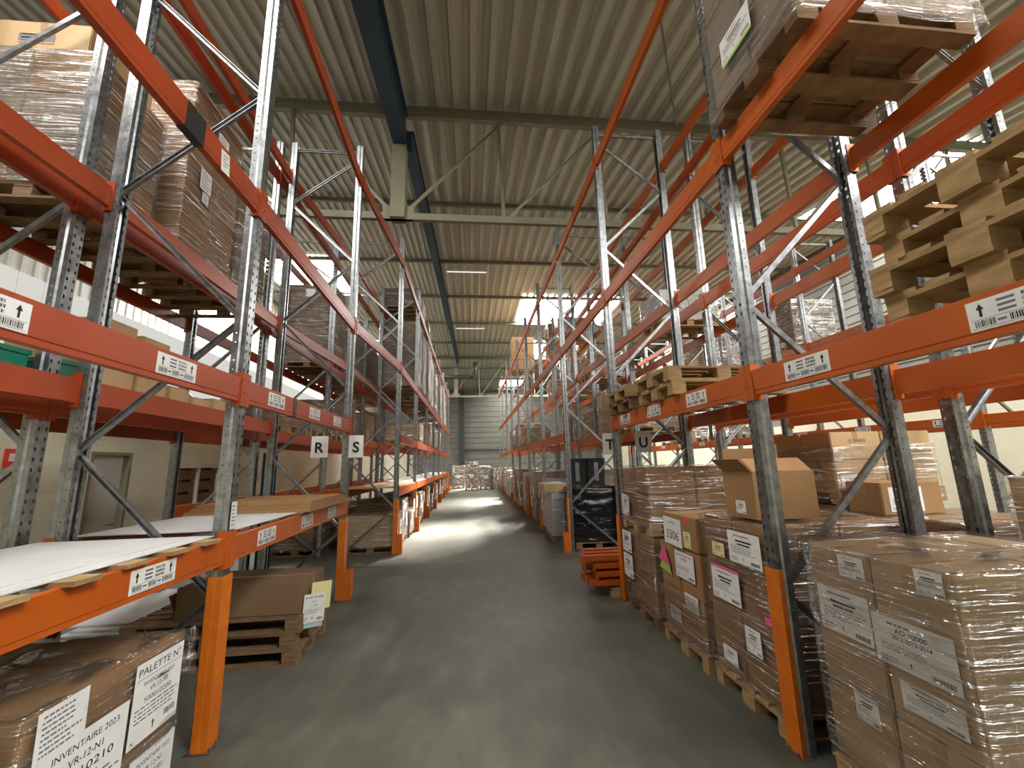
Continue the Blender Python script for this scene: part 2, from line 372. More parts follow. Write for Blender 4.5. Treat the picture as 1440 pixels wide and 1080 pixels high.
# ------------------------------------------------------------------ the building
XW0, XW1, YB, YF = -10.6, 15.0, -9.0, 47.0
b = MB(); b.box(XW0-.2, XW1+.2, YB-.2, YF+.2, -.2, 0); struct('floor', b, 'concrete')
b = MB()
for k in range(7): b.box(-6, XW1, 2.35+k*6.1, 2.36+k*6.1, .0005, .0012)
struct('trim_40', b, 'dark_rubber')
PUR = [(-8.8, 7.3), (-4.6, 7.95), (-.4, 8.58), (3.8, 9.19), (8.0, 9.80), (12.2, 10.40), (16.4, 10.57), (20.6, 10.77), (24.8, 10.77), (29.0, 10.76), (33.2, 10.80), (37.4, 10.82), (41.6, 10.68), (45.8, 10.40), (47.2, 10.3)]
def roof_z(y):
    for (a, za), (c, zc) in zip(PUR, PUR[1:]):
        if y <= c: return za + (zc-za)*(y-a)/(c-a)
    return PUR[-1][1]
SKY = [(2.9, 8.525, 20.6, 24.8), (-9.3, -5.7, 16.4, 20.6), (11.9, 14.525, 8.0, 12.2), (3.275, 5.9, 42.6, 45.2), (-9.3, -5.7, 29.0, 33.2),
       (2.9, 8.525, -4.6, -.4), (-6.0, -2.4, -.4, 3.6), (4.4, 8.525, 29.0, 33.2), (11.9, 14.525, 20.6, 24.8), (11.9, 14.525, -.4, 3.8)]  # near-left one over the camera is added, unseen, to brighten the left wall
def roof():
    b = MB(); XB = -1.475
    def prof(x0, x1, per, dep, rights):
        pts = []; x = x0
        while x < x1 - 1e-6:
            for u, h in rights: pts.append((x+u*per, h*dep))
            x += per
        pts.append((x1, 0)); return pts
    R = prof(XB, XW1+.1, .375, .12, ((0, 0), (.30, 0), (.40, 1), (.56, 1), (.58, .9), (.62, .9), (.64, 1), (.66, 1), (.68, .9), (.72, .9), (.74, 1), (.90, 1)))
    Lp = prof(XW0-.15, XB, .24, .06, ((0, 0), (.18, 0), (.30, 1), (.88, 1)))
    ys = [YB-.2] + [p[0] for p in PUR[1:-1]] + [YF+.2]
    for pts in (Lp, R):
        for ya, yb in zip(ys, ys[1:]):
            za, zb = roof_z(ya)+.002, roof_z(yb)+.002; i = len(b.v)
            for x, h in pts: b.v += [(x, ya, za+h), (x, yb, zb+h)]
            for k in range(len(pts)-1):
                xm = (pts[k][0]+pts[k+1][0])/2; ym = (ya+yb)/2
                if any(s[0] < xm < s[1] and s[2] < ym < s[3] for s in SKY): continue
                b.f.append((i+2*k, i+2*k+2, i+2*k+3, i+2*k+1)); b.m.append(0)
    return b
struct('ceiling', roof(), 'roof_sheet')
for k, (x0, x1, y0, y1) in enumerate(SKY):
    b = MB(); za, zb = roof_z(y0+.05)+.07, roof_z(y1-.05)+.07
    n = max(3, round((x1-x0)/1.1))
    b.quad((x0,y0,za), (x0,y1,zb), (x1,y1,zb), (x1,y0,za), 0)
    for j in range(n+1):
        x = x0+(x1-x0)*j/n; b.bar((x,y0,za-.03), (x,y1,zb-.03), .05, .05, 1)
    o = struct('window_%d' % (k+1), b, ['sky_pane_added' if y1 < 4 and x0 < 0 else 'sky_pane', 'purlin_steel'])
# purlins
for k, (y, z) in enumerate(PUR[1:-1]):
    b = MB(); b.prism([(y-.05, z-.14), (y+.05, z-.14), (y+.05, z-.128), (y-.035, z-.128), (y-.035, z-.014), (y+.05, z-.014), (y+.05, z), (y-.05, z)], 'x', XW0, XW1)
    struct('trim_%d' % (k+1), b, 'purlin_steel')
# walls
def ribbed_h(x, y0, y1, z0, z1, per, dep, sgn, along):
    """cladding with level ribs; along 'y': wall of constant x, along 'x': wall of constant y"""
    b = MB(); pts = []; z = z0
    while z < z1:
        for u, h in ((0, 0), (.06, 0), (.10, 1), (.90, 1), (.94, 0)):
            if z+u*per <= z1: pts.append((sgn*h*dep + x, z+u*per))
        z += per
    for (p, q) in zip(pts, pts[1:]):
        if along == 'y': b.quad((p[0], y0, p[1]), (p[0], y1, p[1]), (q[0], y1, q[1]), (q[0], y0, q[1]))
        else: b.quad((y0, p[0], p[1]), (y1, p[0], p[1]), (y1, q[0], q[1]), (y0, q[0], q[1]))
    return b
struct('wall_far', ribbed_h(YF, XW0, XW1, 0, 11, .60, .05, -1, 'x'), 'clad_grey')
struct('wall_right', ribbed_h(XW1, YB, YF, 3.3, 11, .33, .04, -1, 'y'), 'clad_grey')
b = MB(); b.box(XW1-.25, XW1, YB, YF, 0, 3.3); struct('wall_right_base', b, 'cream_wall')
b = MB(); b.box(XW0, XW1, YB-.2, YB, 0, 8); struct('wall_back', b, 'clad_grey')
# outer left wall: white daylight sheeting in upright ribs
b = MB(); y = YB; X = XW0
while y < YF:
    for (u0, h0), (u1, h1) in zip(((0,0),(.08,0),(.12,1),(.22,1),(.26,0)), ((.08,0),(.12,1),(.22,1),(.26,0),(.30,0))):
        b.quad((X+.03*h0, y+u0, 0), (X+.03*h1, y+u1, 0), (X+.03*h1, y+u1, 11), (X+.03*h0, y+u0, 11))
    y += .30
struct('wall_left_outer', b, 'white_sheet')
# upper daylight band of that wall
b = MB(); y = YB+.4
while y < YF-1:
    b.box(X+.035, X+.05, y, y+.57, 4.0, 6.6); y += .60
struct('window_20', b, 'wall_pane')
# office block along the left side: blockwork wall with door and window
WL = -6.0
b = MB()
dy0, dy1, dz = 7.15, 7.95, 2.22     # door
wy0, wy1, wz0, wz1 = 9.05, 10.55, 1.12, 2.0   # window
def wseg(y0, y1, z0, z1): b.box(WL-.22, WL, y0, y1, z0, z1)
wseg(YB, dy0, 0, 2.95); wseg(dy0, dy1, dz, 2.95); wseg(dy1, wy0, 0, 2.95); wseg(wy0, wy1, 0, wz0); wseg(wy0, wy1, wz1, 2.95); wseg(wy1, YF, 0, 2.95)
struct('wall_left', b, 'cream_wall')
b = MB(); b.box(XW0+.06, WL, YB, YF, 2.951, 3.05); struct('trim_41', b, 'dark_rubber')  # unseen block roof, made dark to cut light bounced onto the ceiling
b = MB(); b.box(WL-.14, WL-.10, dy0+.05, dy1-.05, 0, dz-.05); d = struct('door_1', b, 'door_paint')
b = MB(); b.box(WL-.16, WL+.01, dy0, dy0+.05, 0, dz); b.box(WL-.16, WL+.01, dy1-.05, dy1, 0, dz); b.box(WL-.16, WL+.01, dy0+.05, dy1-.05, dz-.05, dz); part('door_frame', b, 'khaki_steel', d)
b = MB(); b.tube([(WL-.09, dy1-.12, 1.02), (WL-.05, dy1-.12, 1.02), (WL-.05, dy1-.26, 1.02)], .01); part('door_handle', b, 'galv', d)
b = MB(); n = 20
for k in range(n):
    a0, a1 = 2*PI*k/n, 2*PI*(k+1)/n
    b.quad(*[(WL-.097, dy0+.42+r*math.cos(a), 1.72+r*math.sin(a)) for a, r in ((a0,.045),(a1,.045),(a1,.06),(a0,.06))])
b.bar((WL-.097, dy0+.38, 1.76), (WL-.097, dy0+.46, 1.68), .003, .012); part('prohibition_sign', b, 'red_dot', d)
b = MB(); b.box(WL-.20, WL-.16, wy0, wy1, wz0, wz1, 0); w = struct('window_21', b, 'dark_glass')
b = MB()
for y in (wy0, (wy0+wy1)/2-.03, wy1-.06): b.box(WL-.15, WL+.015, y, y+.06, wz0, wz1)
for z in (wz0, wz1-.06): b.box(WL-.15, WL+.014, wy0+.06, wy1-.06, z, z+.06)
part('window_frame', b, 'white_frame', w)
for k in range(8):
    y = wy0+.08+.18*(k % 4)+(.70 if False else 0); row = k//4
for k, (y0, z0) in enumerate([(wy0+.09, wz0+.07), (wy0+.09, wz0+.33), (wy0+.09, wz0+.58), (wy0+.80, wz0+.07), (wy0+.80, wz0+.33), (wy0+.80, wz0+.58)]):
    pos = ('lower', 'middle', 'upper')[k % 3]; side = ('left', 'right')[k//3]
    b = MB(); b.box(WL-.155, WL-.02, y0, y0+.58, z0, z0+.2)
    single('carton', b, 'kraft_dark', 'flat brown carton on the %s row behind the %s office window pane' % (pos, side), 'carton', 'cartons in the office window')
# red sign near the camera on that wall
b = MB(); b.box(WL+.002, WL+.012, 5.92, 6.12, 1.98, 2.22, 0); b.box(WL+.012, WL+.014, 5.98, 6.06, 2.06, 2.16, 1)
single('wall_sign', b, ['red_dot', 'paper'], 'small red square safety sign on the cream wall at left', 'sign')
# blue building column in the gap between the back-to-back racks
b = MB()
for (u0, u1, v0, v1) in ((-.1, .1, -.1, -.088), (-.1, .1, .088, .1), (-.006, .006, -.088, .088)): b.box(-3.105+u0*.7, -3.105+u1*.7, 6.74+v0*.8, 6.74+v1*.8, 0, 2.12)
single('steel_post', b, 'blue_steel', 'short blue steel post between the back-to-back left racks', 'post')
# blue longitudinal girder
g = thing('lattice_girder', 'long blue steel girder running under the roof along the aisle', 'girder', (-1.5, 8, 8.8))
b = MB()
def gird(x0, y0, z0, x1, y1, z1, w, h):
    for dz_, hh, ww in ((0, .03, w), (h-.03, .03, w)): b.bar((x0, y0, z0+dz_+hh/2), (x1, y1, z1+dz_+hh/2), ww, hh)
    b.bar((x0, y0, z0+h/2), (x1, y1, z1+h/2), w*.55, h-.06)
gird(.0, -16.5, -2.45, 0, -4.2, -.60, .30, .75); gird(.0, -4.2, -.60, 0, .0, 0, .30, .76); part('near_span', b, 'blue_steel', g)
b = MB(); gird(.12, .35, .15, .12, 8.4, 1.15, .22, .55); gird(.12, 8.4, 1.15, .45, 25.2, 1.38, .22, .45); part('far_span', b, 'blue_steel', g)
# roof trusses
def truss(y, zt, zb, label, khaki):
    t = thing('roof_truss', label, 'truss', (0, y, zb))
    H = zt-zb
    b = MB(); b.box(XW0+.1-0, XW1-.3, -.06, .06, H-.13, H-.005); part('top_chord', b, 'khaki_steel', t)
    b = MB(); b.box(XW0+.1, XW1-.3, -.05, .05, 0, .15); part('bottom_chord', b, 'khaki_steel', t)
    xs = [-10.45, -8.2, -5.95, -3.72, -1.5, .74, 3.06, 5.35, 7.65, 9.95, 12.25, 14.5]
    for i, x in enumerate(xs):
        if i == 4: continue
        w = MB(); w.bar((x, 0, .14), (x-.08, 0, H-.12), .07, .07); part('web_post', w, 'khaki_steel', t)
    for i in range(len(xs)-1):
        w = MB()
        if i < 4: w.bar((xs[i], .0, H-.14), (xs[i+1]-.12, .0, .16), .05, .05)
        else: w.bar((xs[i]+.12, .0, .16), (xs[i+1], .0, H-.14), .05, .05)
        part('web_diagonal', w, 'khaki_steel', t)
    if khaki is not None:
        k = MB(); k.box(khaki-.15, khaki+.15, -.14, .14, .0, (zt-zb)-.94); k.box(khaki-.32, khaki+.32, -.03, .03, 0, .32); part('hanger_box', k, 'khaki_steel', t)
    return t
truss(8.0, 9.66, 7.0, 'khaki lattice roof truss nearest the camera with box hanger on blue girder', -1.51)
truss(33.2, 10.66, 7.3, 'distant khaki lattice roof truss near the far wall', -1.2)
for p, q, l in (((2.3, 3.9, 9.03), (4.9, 7.9, 9.62), 'thin diagonal roof brace rod left of the truss node'), ((8.2, 3.9, 9.03), (4.95, 7.9, 9.62), 'thin diagonal roof brace rod right of the truss node')):
    b = MB(); b.tube([p, q], .022, 6); single('brace_rod', b, 'purlin_steel', l, 'rod')
# unlit batten lamps, with a weak glow added to the tubes
for k, (x0, x1, y, l) in enumerate(((-1.05, .75, 16.9, 'nearer white fluorescent batten below the roof beside blue girder'), (-.95, .95, 25.1, 'farther white fluorescent batten below the roof beside blue girder'))):
    z = roof_z(y)-.34
    t = thing('batten_lamp', l, 'lamp', (x0, y, z), 0, None)
    b = MB(); b.box(0, x1-x0, -.05, .05, .045, .08); part('lamp_body', b, 'white_frame', t)
    b = MB(); b.tube([(.04, 0, .02), (x1-x0-.04, 0, .02)], .024, 10); part('lamp_tube', b, 'lamp_tube', t)
    b = MB()
    for x in (.3, x1-x0-.3): b.tube([(x, 0, .08), (x, 0, .26)], .006, 6)
    part('hanger_rod', b, 'galv', t)
# dark duct elbow near far end
b = MB(); b.tube([(-2.6, 31.0, 8.55), (-.5, 31.0, 8.55), (.15, 31.0, 8.6), (.35, 31.0, 8.8), (.38, 31.0, 9.7)], .16, 12)
single('duct_elbow', b, 'dark_rubber', 'dark duct elbow below the roof near the far wall', 'duct', smooth=True)
b = MB(); b.box(-1.35, -.75, 45.6, 46.1, 0, 10.0); single('steel_stanchion', b, 'dark_rubber', 'dark steel column standing against the far ribbed wall', 'column')
b = MB(); b.box(-.7, 6, 46.84, 46.94, 3.35, 3.5); struct('trim_30', b, 'dark_rubber')

# ------------------------------------------------------------------ racking
HF, DF = 7.45, 1.2
POST = [(.10,.035),(.10,.003),(.052,.003),(.040,.014),(.004,.014),(.004,.106),(.040,.106),(.052,.117),(.10,.117),(.10,.085)]
def post_mb(mirror):
    b = MB(); pts = [(DF-x, y) for x, y in POST] if mirror else POST
    b.ribbon(pts if mirror else pts, -.0035 if not mirror else .0035, 'z', 0.006, HF); return b
ME = {}
ME['post_f'] = post_mb(False).mesh('upright', 'galv_holes', fix=True); ME['post_b'] = post_mb(True).mesh('upright', 'galv_holes', fix=True)
def brace_me(p, q):
    b = MB(); d = (Vector(q)-Vector(p)).normalized()
    # open channel section
    P, Q = Vector(p), Vector(q); n = Vector((0,1,0)); u = d.cross(n)
    for a, w, h in ((0, .006, .042), (-.0185, .028, .005), (.0185, .028, .005)):
        off = u*a + n*(0 if a == 0 else .015)
        i = len(b.v)
        for e in (P, Q):
            for s1, s2 in ((-1,-1),(1,-1),(1,1),(-1,1)): b.v.append(tuple(e + off + n*(s1*w/2) + u*(s2*h/2)))
        for k in ((0,1,2,3),(7,6,5,4),(0,4,5,1),(1,5,6,2),(2,6,7,3),(3,7,4,0)): b.f.append(tuple(i+x for x in k)); b.m.append(0)
    return b.mesh('brace', 'galv', fix=True)
zz = [.06, .98, 2.05, 3.10, 4.20, 5.25, 6.30, 7.20]; xx = [DF-.08, .08]
BR = []
for k in range(7):
    xa = DF-.075 if k % 2 == 0 else .075; xb = DF-.075 if k % 2 else .075
    BR.append(brace_me((xa, .06, zz[k]), (xb, .06, zz[k+1]-.03)))
BR.append(brace_me((.075, .06, 7.32), (DF-.075, .06, 7.32)))
def foot():
    b = MB(); b.box(-.03, .13, -.02, .14, 0, .006)
    for x, y in ((-.015, .02), (-.015, .10), (.11, .13)): b.box(x-.008, x+.008, y-.008, y+.008, .006, .02)
    return b
ME['foot_f'] = foot().mesh('base_plate', 'galv')
fb = foot(); fb.v = [(DF-x, y, z) for x, y, z in fb.v]; ME['foot_b'] = fb.mesh('base_plate', 'galv', fix=True)
b = MB(); b.ribbon([(.09,-.002),(.045,-.002),(.034,.0),(-.004,.0),(-.004,.12),(.034,.12),(.045,.122),(.09,.122)], .005, 'z', .006, 1.12)
ME['guard'] = b.mesh('post_guard', 'guard', fix=True)
b = MB(); b.ribbon([(.030,.008),(.022,.008),(-.004,.0),(-.004,.12),(.022,.112),(.030,.112)], .005, 'z', .006, 1.12)
ME['guard_flat'] = b.mesh('post_guard', 'guard', fix=True)
b = MB(); b.box(-.115, -.006, -.012, -.004, .0, .40); b.box(-.115, -.006, .124, .132, .0, .40); b.prism([(-.115,-.012),(-.107,-.012),(-.107,.132),(-.115,.132)], 'z', 0, .40); b.box(-.115,-.006,-.004,.124,0,.008)
ME['kick'] = b.mesh('impact_guard', 'guard')
FRAME = {}
def make_frame(name, label, guard, kick, group):
    t = thing('rack_upright', label, 'rack frame', (0,0,0), 0, group)
    link('post', ME['post_f'], t); link('post', ME['post_b'], t)
    for m in BR: link('brace', m, t)
    link('base_plate', ME['foot_f'], t); link('base_plate', ME['foot_b'], t)
    if guard: link('post_guard', ME[guard], t)['label'] = 'orange sleeve at the foot of the post'
    if kick: link('impact_guard', ME['kick'], t)['label'] = 'orange impact guard at the floor'
    return t
ORD = ['first', 'second', 'third', 'fourth', 'fifth', 'sixth', 'seventh', 'eighth', 'ninth', 'tenth', 'eleventh', 'twelfth']
ROWS = {  # name: (aisle face x, direction, frame Ys, phrase)
 'L': (-1.80, -1, [.30, 3.33, 6.48, 9.48, 12.5, 15.52, 18.55, 21.57, 24.6, 27.6, 30.4], 'left aisle row'),
 'M': (-4.40, 1, [.30, 3.33, 6.48, 9.48, 12.5, 15.52, 18.55], 'row behind left aisle row'),
 'R': (2.07, 1, [-.25, 2.74, 5.75, 8.86, 11.86, 14.86, 17.86, 20.86, 23.86, 26.86, 29.8], 'right aisle row'),
 'T': (4.90, -1, [-.25, 2.74, 5.75, 8.86, 11.86, 14.86, 17.86, 20.86], 'row behind right aisle row'),
 'V': (8.25, 1, [2.74, 5.75, 8.86, 11.86, 14.86, 17.86, 20.86], 'far right row'),
}
XB = {'L': {2: -1.86}}   # slight wander of single frames
def fx(row, i):
    x = ROWS[row][0]
    if row == 'L': return -1.80 if i < 2 else (-1.86 if i == 2 else -1.62)
    return x
for row, (x, dr, ys, phrase) in ROWS.items():
    g = 'rack frames of the ' + phrase
    protos = {}
    for i, y in enumerate(ys):
        guard = {'L': 'guard', 'R': 'guard_flat'}.get(row); kick = (row == 'L' and i >= 2) or (row == 'R' and i >= 3)
        lab = 'galvanised rack frame%s in %s, %s from the camera' % (' with orange foot' if guard else '', phrase, ORD[i])
        key = (guard, kick)
        if key not in protos: t = protos[key] = make_frame('rack_upright', lab, guard, kick, g)
        else: t = dup(protos[key], (0,0,0), 0, lab, g)
        if dr == 1: t.location = (fx(row, i), y, 0); t.rotation_euler = (0,0,0)
        else: t.location = (fx(row, i), y+.12, 0); t.rotation_euler = (0,0,PI)
# ---- beams
BH = .185
def beam_meshes(L):
    b = MB()   # local: outer face x=0 looking to -x, runs along +y, top z=0
    b.prism([(-.004,-.004),(-.002,0),(.034,0),(.034,-.035),(.048,-.035),(.048,-BH),(.0,-BH),(.0,-BH+.002),(.0,-.158),(-.004,-.152)], 'y', .004, L-.004)
    c = []
    for y0, s in ((-.058, 1), (L+.058, -1)):
        m = MB(); y1 = y0 + s*.0575
        ya, yb = min(y0, y1), max(y0, y1)
        m.box(-.012, -.006, ya, yb, -BH-.035, .045)
        ye = 0 if s == 1 else L
        m.box(-.012, .062, min(ye, ye+s*.004), max(ye, ye+s*.004), -BH-.035, .045)
        for zz_ in (-.015, -.12): m.box(-.016, -.012, (ya+yb)/2-.009, (ya+yb)/2+.009, zz_-.012, zz_+.012)
        c.append(m)
    return b, c
_bm = {}
def beam_parts(L, col):
    k = (round(L, 3), col)
    if k not in _bm:
        b, c = beam_meshes(L); _bm[k] = (b.mesh('beam_tube', col, fix=True), c[0].mesh('connector', col, fix=True), c[1].mesh('connector', col, fix=True))
    return _bm[k]
LEVW = {1: 'first', 2: 'second', 3: 'third', 4: 'top'}
LEVZ = {'L': {1: 1.385, 2: 2.59, 3: 4.225, 4: 6.88}, 'M': {1: 1.37, 2: 2.50, 3: 4.21, 4: 6.86}, 'R': {2: 2.51, 3: 4.455, 4: 6.84}, 'T': {2: 2.51, 3: 4.44, 4: 6.82}, 'V': {2: 2.47, 3: 4.6, 4: 6.6}}
def loc_label(parent, u, seed, big):
    r = random.Random(seed); s = Sheet((-.0045, u+.34, -.150), '-x', .34, .125)
    s.rect(.01, .008, .33, .0095); s.rect(.01, .044, .33, .0455)
    if big:
        s.arrow(.045, .055, .055); s.arrow(.295, .055, .055)
        for k in range(3):
            s.rect(.10, .057+k*.021, .155, .067+k*.021, 1); s.barcode(.175, .055+k*.021, .245, .069+k*.021, r)
        s.barcode(.02, .014, .085, .040, r); s.barcode(.13, .014, .19, .040, r); s.barcode(.235, .014, .32, .040, r)
        s.rect(.092, .022, .12, .032, 1); s.rect(.197, .022, .225, .032, 1)
    else:
        s.rect(.03, .055, .05, .11); s.rect(.29, .055, .31, .11)
        for k in range(3): s.rect(.10, .057+k*.021, .24, .067+k*.021, 1)
        s.rect(.03, .015, .30, .036, 1)
    s.build('location_label', parent, label='white location label with bar codes')
ALLBEAMS = []
def add_beam(row, i, lev, front, labels=(), dz=0, tape=None):
    x, dr, ys, phrase = ROWS[row]
    z = LEVZ[row][lev] + dz; xa = fx(row, i+1) if not (row == 'L' and i == 1) else fx(row, i)
    x0 = fx(row, i); x1 = fx(row, i+1)
    y0, y1 = ys[i]+.12, ys[i+1]; L = y1-y0
    col = 'orange_shaded' if row in 'LM' and lev >= 2 else 'orange'
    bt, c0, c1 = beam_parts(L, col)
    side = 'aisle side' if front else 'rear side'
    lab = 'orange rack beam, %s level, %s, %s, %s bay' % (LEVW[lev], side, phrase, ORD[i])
    t = thing('rack_crossbeam', lab, 'beam', (0,0,0), 0, 'rack beams of the ' + phrase)
    # outer face looks -x when (front and dr=1) or (rear and dr=-1)
    lookneg = (dr == 1) == front
    if front: f0, f1 = x0, x1
    else: f0, f1 = x0 + dr*DF, x1 + dr*DF
    sk = math.atan2(f1-f0, L+.12)
    if lookneg: t.location = (f0, y0, z); t.rotation_euler = (0, 0, -sk)
    else: t.location = (f1, y1, z); t.rotation_euler = (0, 0, PI-sk)
    link('beam_tube', bt, t); link('connector', c0, t); link('connector', c1, t)
    for n, (u, big) in enumerate(labels):
        uu = (u-y0) if lookneg else (y1-u-.34)
        loc_label(t, uu, i*31+lev*7+n, big)
    if tape:
        m = MB(); ta, tb = (y1-tape[1], y1-tape[0]) if not lookneg else (tape[0]-y0, tape[1]-y0)
        m.box(-.0075, -.0042, ta, tb, -BH-.003, .003); m.box(-.0065, .052, ta, tb, -BH-.006, -BH-.002); part('tape_band', m, 'black_tape', t)['label'] = 'black tape wrapped around the beam'
    return t
for row, (x, dr, ys, phrase) in ROWS.items():
    for i in range(len(ys)-1):
        tunnel = (row == 'L' and i == 2) or (row in 'RT' and i == 2)
        for lev in LEVZ[row]:
            if tunnel and lev <= 2: continue
            if row == 'M' and (i >= 6 or (lev == 1 and i < 2)): continue
            for front in (True, False):
                if row == 'T' and i > 6 and lev > 2: continue
                labs = []; tape = None
                if front and row == 'L' and lev == 2:
                    if i == 0: labs = [(1.43, True), (2.455, True), (.6, True)]
                    elif i == 1: labs = [(3.79, True), (4.79, True), (5.66, True)]; tape = (4.34, 4.42)
                elif front and row == 'L' and lev == 1:
                    if i == 0: labs = [(2.48, True), (1.4, True)]
                    elif i == 1: labs = [(3.81, True), (4.77, True), (5.64, True)]
                elif front and row == 'R' and lev == 2:
                    if i == 0: labs = [(2.085, True), (1.075, True)]
                    elif i == 1: labs = [(3.34, True), (4.23, True), (5.10, True)]
                elif front and row in 'LR' and lev <= 2 and 3 <= i <= 6:
                    labs = [(ys[i]+.35, False), (ys[i]+1.3, False), (ys[i]+2.3, False)]
                elif front and row == 'V' and lev == 2: labs = [(ys[i]+.4, False), (ys[i]+1.9, False)]
                elif not front and row == 'T' and False: pass
                if row == 'L' and lev == 3 and i == 0 and front: tape = (2.42, 2.60)
                add_beam(row, i, lev, front, labs, 0, tape)

# ------------------------------------------------------------------ pallets
def rough_box(b, x0, x1, y0, y1, z0, z1, r, a=.003):
    i = len(b.v); b.box(x0, x1, y0, y1, z0, z1)
    b.v[i:] = [(x+r.uniform(-a, a), y+r.uniform(-a, a), z) for x, y, z in b.v[i:]]
PW, PD, PH = 1.22, .82, .148     # along x, along y, height
PM = {}
def pallet_meshes(mat, PW=PW):
    r = random.Random(len(PM)+3); d = MB()
    for k, w in zip(range(5), (.145, .10, .145, .10, .145)):
        yc = [.0725, .2335, .41, .5865, .7475][k]; rough_box(d, 0, PW, yc-w/2, yc+w/2, PH-.022, PH, r)
    for xc in (.0725, PW/2, PW-.0725): rough_box(d, xc-.0725, xc+.0725, 0, PD, PH-.044, PH-.0225, r)
    bl = []
    for xc in (.0725, PW/2, PW-.0725):
        for yc, w in ((.05, .10), (PD/2, .145), (PD-.05, .10)):
            m = MB(); rough_box(m, xc-.0725, xc+.0725, yc-w/2, yc+w/2, .0225, PH-.0445, r, .004); bl.append(m.mesh('block', mat))
    rn = []
    for yc, w in ((.05, .10), (PD/2, .145), (PD-.05, .10)):
        m = MB(); rough_box(m, 0, PW, yc-w/2, yc+w/2, 0, .022, r); rn.append(m.mesh('runner', mat))
    return d.mesh('deck', mat), bl, rn
PROTO = {}
def pallet(x0, y0, z0, label, mat='wood', rot=0, group=None, length=PW):
    """x0,y0: corner with the smallest x and y (before the small turn rot about that corner)"""
    k = (mat, length)
    if k not in PM: PM[k] = pallet_meshes(mat, length)
    d, bl, rn = PM[k]
    t = thing('pallet', label, 'pallet', (x0, y0, z0), rot, group)
    link('deck', d, t)
    for m in bl: link('block', m, t)
    for m in rn: link('runner', m, t)
    return t

# ------------------------------------------------------------------ cartons and loads
_cb = {}
def carton_mesh(w, d, h, mat, seed=0):
    k = (round(w, 2), round(d, 2), round(h, 2), mat, seed)
    if k not in _cb:
        r = random.Random(hash(k[:3]) % 9999 + seed); bm = bmesh.new(); bmesh.ops.create_cube(bm, size=1)
        for v in bm.verts: v.co = Vector(((v.co.x+.5)*w, (v.co.y+.5)*d, (v.co.z+.5)*h))
        bmesh.ops.bevel(bm, geom=bm.edges[:], offset=.007, segments=2, affect='EDGES')
        me = bpy.data.meshes.new('box'); bm.to_mesh(me); bm.free(); me.materials.append(MAT[mat])
        _cb[k] = me
    return _cb[k]
def carton(x, y, z, w, d, h, label, mat='kraft', group=None, tape=True, rot=0, seam='y'):
    t = thing('carton', label, 'carton', (x, y, z), rot, group)
    link('box', carton_mesh(w, d, h, mat), t)
    if tape:
        b = MB(); e = .0008
        if seam == 'y':   # tape along y over the top and down both ends
            b.box(w/2-.03, w/2+.03, .004, d-.004, h-.0005, h+e); b.box(w/2-.03, w/2+.03, -e, .0005, h-.10, h-.004); b.box(w/2-.03, w/2+.03, d-.0005, d+e, h-.10, h-.004)
        else:
            b.box(.004, w-.004, d/2-.03, d/2+.03, h-.0005, h+e); b.box(-e, .0005, d/2-.03, d/2+.03, h-.10, h-.004); b.box(w-.0005, w+e, d/2-.03, d/2+.03, h-.10, h-.004)
        part('tape', b, 'tape', t)
    return t
def film_mb(x0, x1, y0, y1, z0, z1, n=14, amp=.012, seed=0, top=True, bulge=.0, flare=0):
    """wrinkled skin round a block: sides and (optionally) top, with soft corners"""
    b = MB(); r = .035; per = []
    X0, X1, Y0, Y1 = x0, x1, y0, y1
    def arc(cx, cy, a0):
        return [(cx+r*math.cos(a0+PI/2*k/3), cy+r*math.sin(a0+PI/2*k/3)) for k in range(4)]
    def seg(p, q, m): return [(p[0]+(q[0]-p[0])*k/m, p[1]+(q[1]-p[1])*k/m) for k in range(1, m)]
    cs = [arc(X1-r, Y0+r, -PI/2), arc(X1-r, Y1-r, 0), arc(X0+r, Y1-r, PI/2), arc(X0+r, Y0+r, PI)]
    for k in range(4):
        per += cs[k] + seg(cs[k][-1], cs[(k+1) % 4][0], n)
    N = len(per); cx, cy = (X0+X1)/2, (Y0+Y1)/2; nz = max(6, int(n*(z1-z0)/max(.4, (y1-y0)))); rows = []
    for j in range(nz+1):
        t = j/nz; z = z0+(z1-z0)*t; i = len(b.v); rows.append(i)
        for (px, py) in per:
            dx, dy = px-cx, py-cy
            s = noise.noise(Vector((px*2.3+seed, py*2.3, z*9)))*amp + noise.noise(Vector((px*7+seed, py*7, z*14)))*amp*.45
            s += flare*max(0, .18-t)*.35 + bulge*math.sin(PI*t)
            ln_ = math.hypot(dx, dy); ox = max(-1, min(1, dx/((X1-X0)/2))); oy = max(-1, min(1, dy/((Y1-Y0)/2)))
            b.v.append((px+ox**5*(s+amp), py+oy**5*(s+amp), z + (noise.noise(Vector((px*3, py*3, seed+z)))*.012 if j in (0, nz) else 0)))
    for i0, i1 in zip(rows, rows[1:]):
        for k in range(N): b.f.append((i0+k, i0+(k+1) % N, i1+(k+1) % N, i1+k)); b.m.append(0)
    if top:
        prev = rows[-1]
        for s_, zo in ((.93, .012), (.72, .014), (.42, .010), (.12, .008)):
            i = len(b.v)
            for k, (px, py) in enumerate(per):
                b.v.append((cx+(px-cx)*s_, cy+(py-cy)*s_, z1+zo+noise.noise(Vector((px*5*s_, py*5*s_, seed)))*amp*.6))
            for k in range(N): b.f.append((prev+k, prev+(k+1) % N, i+(k+1) % N, i+k)); b.m.append(0)
            prev = i
        b.f.append(tuple(prev+k for k in range(N))); b.m.append(0)
    return b
